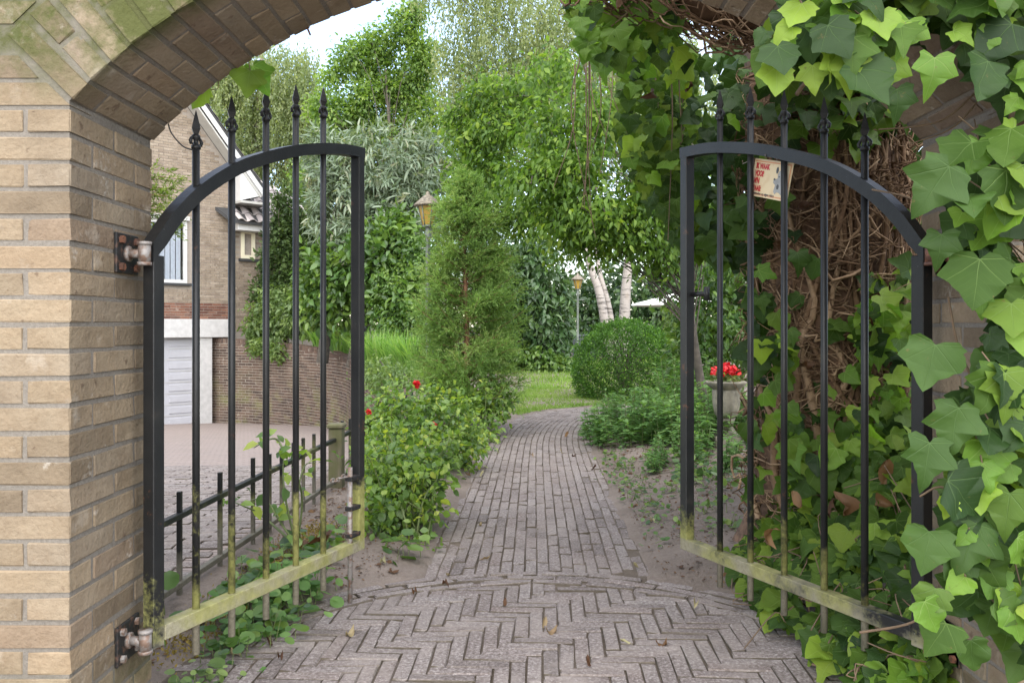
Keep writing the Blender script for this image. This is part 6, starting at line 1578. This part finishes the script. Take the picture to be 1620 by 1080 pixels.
# ---- 4. ivy on the ground below the right leaf
rng = np.random.default_rng(84)
gi = thing('ground_ivy', 'mound of ivy on the ground under and behind the right gate leaf', 'ivy', (1.15, 2.9, 0))
N = 900; t = rng.random(N); yv = 2.2 + 1.5 * rng.random(N); xl = np.interp(yv, [2.2, 2.5, 2.9, 3.3, 3.7], [.98, .90, .86, .86, .90]); xv = xl + rng.random(N) ** .8 * np.interp(yv, [2.2, 2.8, 3.7], [.22, .65, .65])
hmax = np.clip((xv - xl) * 1.15, .04, .62); zv = .02 + hmax * (.55 + .45 * rng.random(N)); pos = np.c_[xv, yv, zv]
ax = nrmz(np.c_[rng.normal(-.35, .55, N), rng.normal(-.5, .45, N), rng.normal(-.35, .35, N)]); nm = nrmz(np.c_[rng.normal(-.4, .35, N), rng.normal(-.6, .3, N), rng.normal(.9, .3, N)]); sz = np.clip(rng.normal(.075, .022, N), .03, .13)
o = np.argsort(yv - zv * .5 - sz * 2 + rng.random(N) * .5); a, b = o[:295], o[295:]
leaf_parts(gi, lambda i: M_ivy_lime if rng.random() < .30 else (M_ivy if rng.random() < .6 else M_ivy_dark), leaf_ivy, 9, pos[a], ax[a], nm[a], sz[a], rng)
leaf_cloud('foliage', M_ivy, [leaf_ivy(i) for i in range(6)], pos[b], ax[b], nm[b], sz[b], gi, rng=rng, luv=True)
mb = MB()
for i in range(150):
    k = rng.integers(N); p = pos[k]; mb.tube(spline([p, p + rng.normal(0, .05, 3), p + rng.normal(0, .09, 3) - [0, 0, .05]], 7), np.full(7, .0022), 4, False)
for pts in ([(1.30, 2.3, .05), (1.15, 2.35, .03), (1.0, 2.42, .03), (.88, 2.5, .03)], [(1.25, 2.6, .25), (1.1, 2.55, .15), (.98, 2.5, .06)], [(1.3, 3.0, .4), (1.1, 2.9, .2), (.9, 2.85, .05)]): mb.tube(spline(pts, 14), np.full(14, .004), 5, False)
mb.build('stems', M_twig, gi, 'stuff')

# ---- sprig dangling from the left of the arch
rng = np.random.default_rng(85); sg = thing('ivy_sprig', 'few ivy leaves dangling under the left side of the brick arch', 'ivy', tuple(px(395, 95, 2.37)))
mb = MB(); mb.tube(spline([px(392, 92, 2.372), px(394, 102, 2.38), px(396, 112, 2.38)], 6), .0015, 5); mb.tube(spline([px(372, 100, 2.375), px(384, 106, 2.38), px(394, 110, 2.38)], 6), .0012, 5); mb.tube(spline([px(345, 122, 2.375), px(345, 140, 2.38), px(330, 142, 2.39)], 6), .0012, 5); mb.build('stems', M_twig, sg)
lp = np.array([px(400, 106, 2.39), px(395, 112, 2.375), px(322, 138, 2.39)]); leaf_parts(sg, [M_ivy_lime, M_ivy, M_ivy_lime], leaf_ivy, 4, lp, np.array([(.35, .1, -.6), (-.1, -.1, -1), (-.5, .2, -.7)]), np.array([(.1, -1, .3), (.3, -1, -.1), (0, -.9, .5)]), [.085, .08, .075], rng)

# ================================================================== fallen leaves
rng = np.random.default_rng(90)
spots = [(700, 928), (770, 890), (760, 832), (935, 743), (745, 755), (765, 752), (905, 722), (890, 717), (840, 722), (898, 690), (1012, 775), (710, 910), (660, 940), (860, 985), (880, 1000), (935, 1055), (610, 905), (1003, 900), (1055, 1020), (960, 705), (1030, 835), (420, 1015), (365, 1035), (1035, 735), (440, 1045), (985, 1020), (560, 1000), (800, 960), (1100, 960), (690, 800)]
base_l = None
for i, (x, y) in enumerate(spots):
    Yg_ = (H * F) / (y - CY); X_ = (x - CX) * Yg_ / F; g = float(gz(np.array([X_]), np.array([Yg_]))[0]); g = max(g, -.002)
    m = M_pale_dead if i % 3 else M_dead; me = leaf_part_mesh(leaf_curled, i % 4, m)
    o = obj('fallen_leaf', me); s = rng.uniform(.022, .042) * (1.3 if Yg_ > 5 else 1); o.matrix_basis = Matrix.Translation((X_, Yg_, g + .010)) @ Matrix.Rotation(rng.uniform(0, 6.28), 4, 'Z') @ Matrix.Rotation(rng.normal(0, .25), 4, 'X') @ Matrix.Rotation(rng.normal(0, .25), 4, 'Y') @ Matrix.Diagonal((s, s, s, 1))
    where = 'the herringbone paving' if y > 905 else 'the straight brick path'; hue = 'pale yellow' if i % 3 else 'brown'
    tag(o, f'small {hue} dry leaf fallen on {where}', 'leaf', f'{hue} leaves fallen on {where}')
dl = [(1335, 815, 2.95, .11), (1300, 800, 3.0, .09), (1215, 860, 2.75, .08), (1400, 765, 2.9, .10), (1415, 800, 2.8, .09), (1270, 800, 3.05, .08), (1270, 575, 3.3, .07), (1375, 530, 3.2, .09), (1222, 385, 3.5, .07), (1100, 140, 3.6, .08), (975, 65, 3.2, .07), (975, 12, 3.0, .06), (1030, 140, 3.3, .07), (1385, 300, 3.3, .08), (1262, 330, 3.28, .07)]
DL = ['largest withered brown leaf, low in the ivy between the two bars nearest the right hinge', 'withered brown leaf low in the ivy by the second bar from the right hinge',
      'withered brown leaf just above the bottom rail near the free end of the right gate', 'withered brown leaf beside the right hinge stile, upper of two', 'withered brown leaf beside the right hinge stile, lower of two',
      'curled brown leaf left of the largest withered leaf, low in the ivy', 'brown leaf stuck half way up the root matted trunk', 'brown leaf at the right edge of the root matted trunk, among lime ivy',
      'small brown leaf on the matted trunk below the cream sign', 'brown leaf in the dark ivy left of the first spear of the right gate', 'brown leaf in the ivy curtain, lower of two near the hairy limb',
      'brown leaf in the ivy curtain, upper of two near the hairy limb', 'rusty brown leaf hanging in the middle of the dark ivy curtain', 'brown leaf in the roots just above the arched rail near the right hinge', 'brown leaf in the roots beside the lower right corner of the cream sign']
for i, (x, y, Yy, s) in enumerate(dl):
    o = obj('dead_leaf', leaf_part_mesh(leaf_curled, i % 4, M_dead))
    o.matrix_basis = Matrix.Translation(tuple(px(x, y, Yy))) @ Matrix.Rotation(rng.uniform(-2.4, 2.4), 4, 'Y') @ Matrix.Rotation(rng.uniform(.5, 1.9), 4, 'X') @ Matrix.Rotation(rng.uniform(-.8, .8), 4, 'Y') @ Matrix.Diagonal((s * .8, s * .8, s * .8, 1))
    tag(o, DL[i], 'leaf', 'withered leaves in the ivy')
o = obj('dead_leaf', leaf_part_mesh(leaf_curled, 1, M_dead)); o.matrix_basis = Matrix.Translation(tuple(px(512, 865, 3.3))) @ Matrix.Rotation(1.2, 4, 'Z') @ Matrix.Rotation(.5, 4, 'X') @ Matrix.Diagonal((.09, .09, .09, 1)); tag(o, 'large curled brown leaf on the soil behind the left gate leaf', 'leaf')
# litter in the borders: countless small bits
n = 11000; x = np.concatenate([RNG.uniform(-1.15, -.5, n // 2), RNG.uniform(.6, 1.7, n // 2)]); y = RNG.uniform(2.4, 9.2, n) ** 1.0; k = (path_d(x, y) > HALF + .02) & (herring_in(x, y) < -.03); x, y = x[k], y[k]; n = len(x)
tag(leaf_cloud('leaf_litter', M_dead, [leaf_simple(.3), leaf_diamond()], np.c_[x, y, gz(x, y) + .006], rvec(n) * [1, 1, .2], rvec(n, .35) + [0, 0, 1], RNG.uniform(.006, .02, n) * np.where(RNG.random(n) < .12, 2.4, 1), None), kind='stuff')
n = 9000; x = RNG.uniform(-1.1, 1.5, n); y = RNG.uniform(2.3, 9.5, n); tag(leaf_cloud('crumbs', M_soil, [leaf_diamond()], np.c_[x, y, np.maximum(gz(x, y), -.004) + .004], rvec(n) * [1, 1, .2], rvec(n, .3) + [0, 0, 1], RNG.uniform(.003, .010, n), None), kind='stuff')
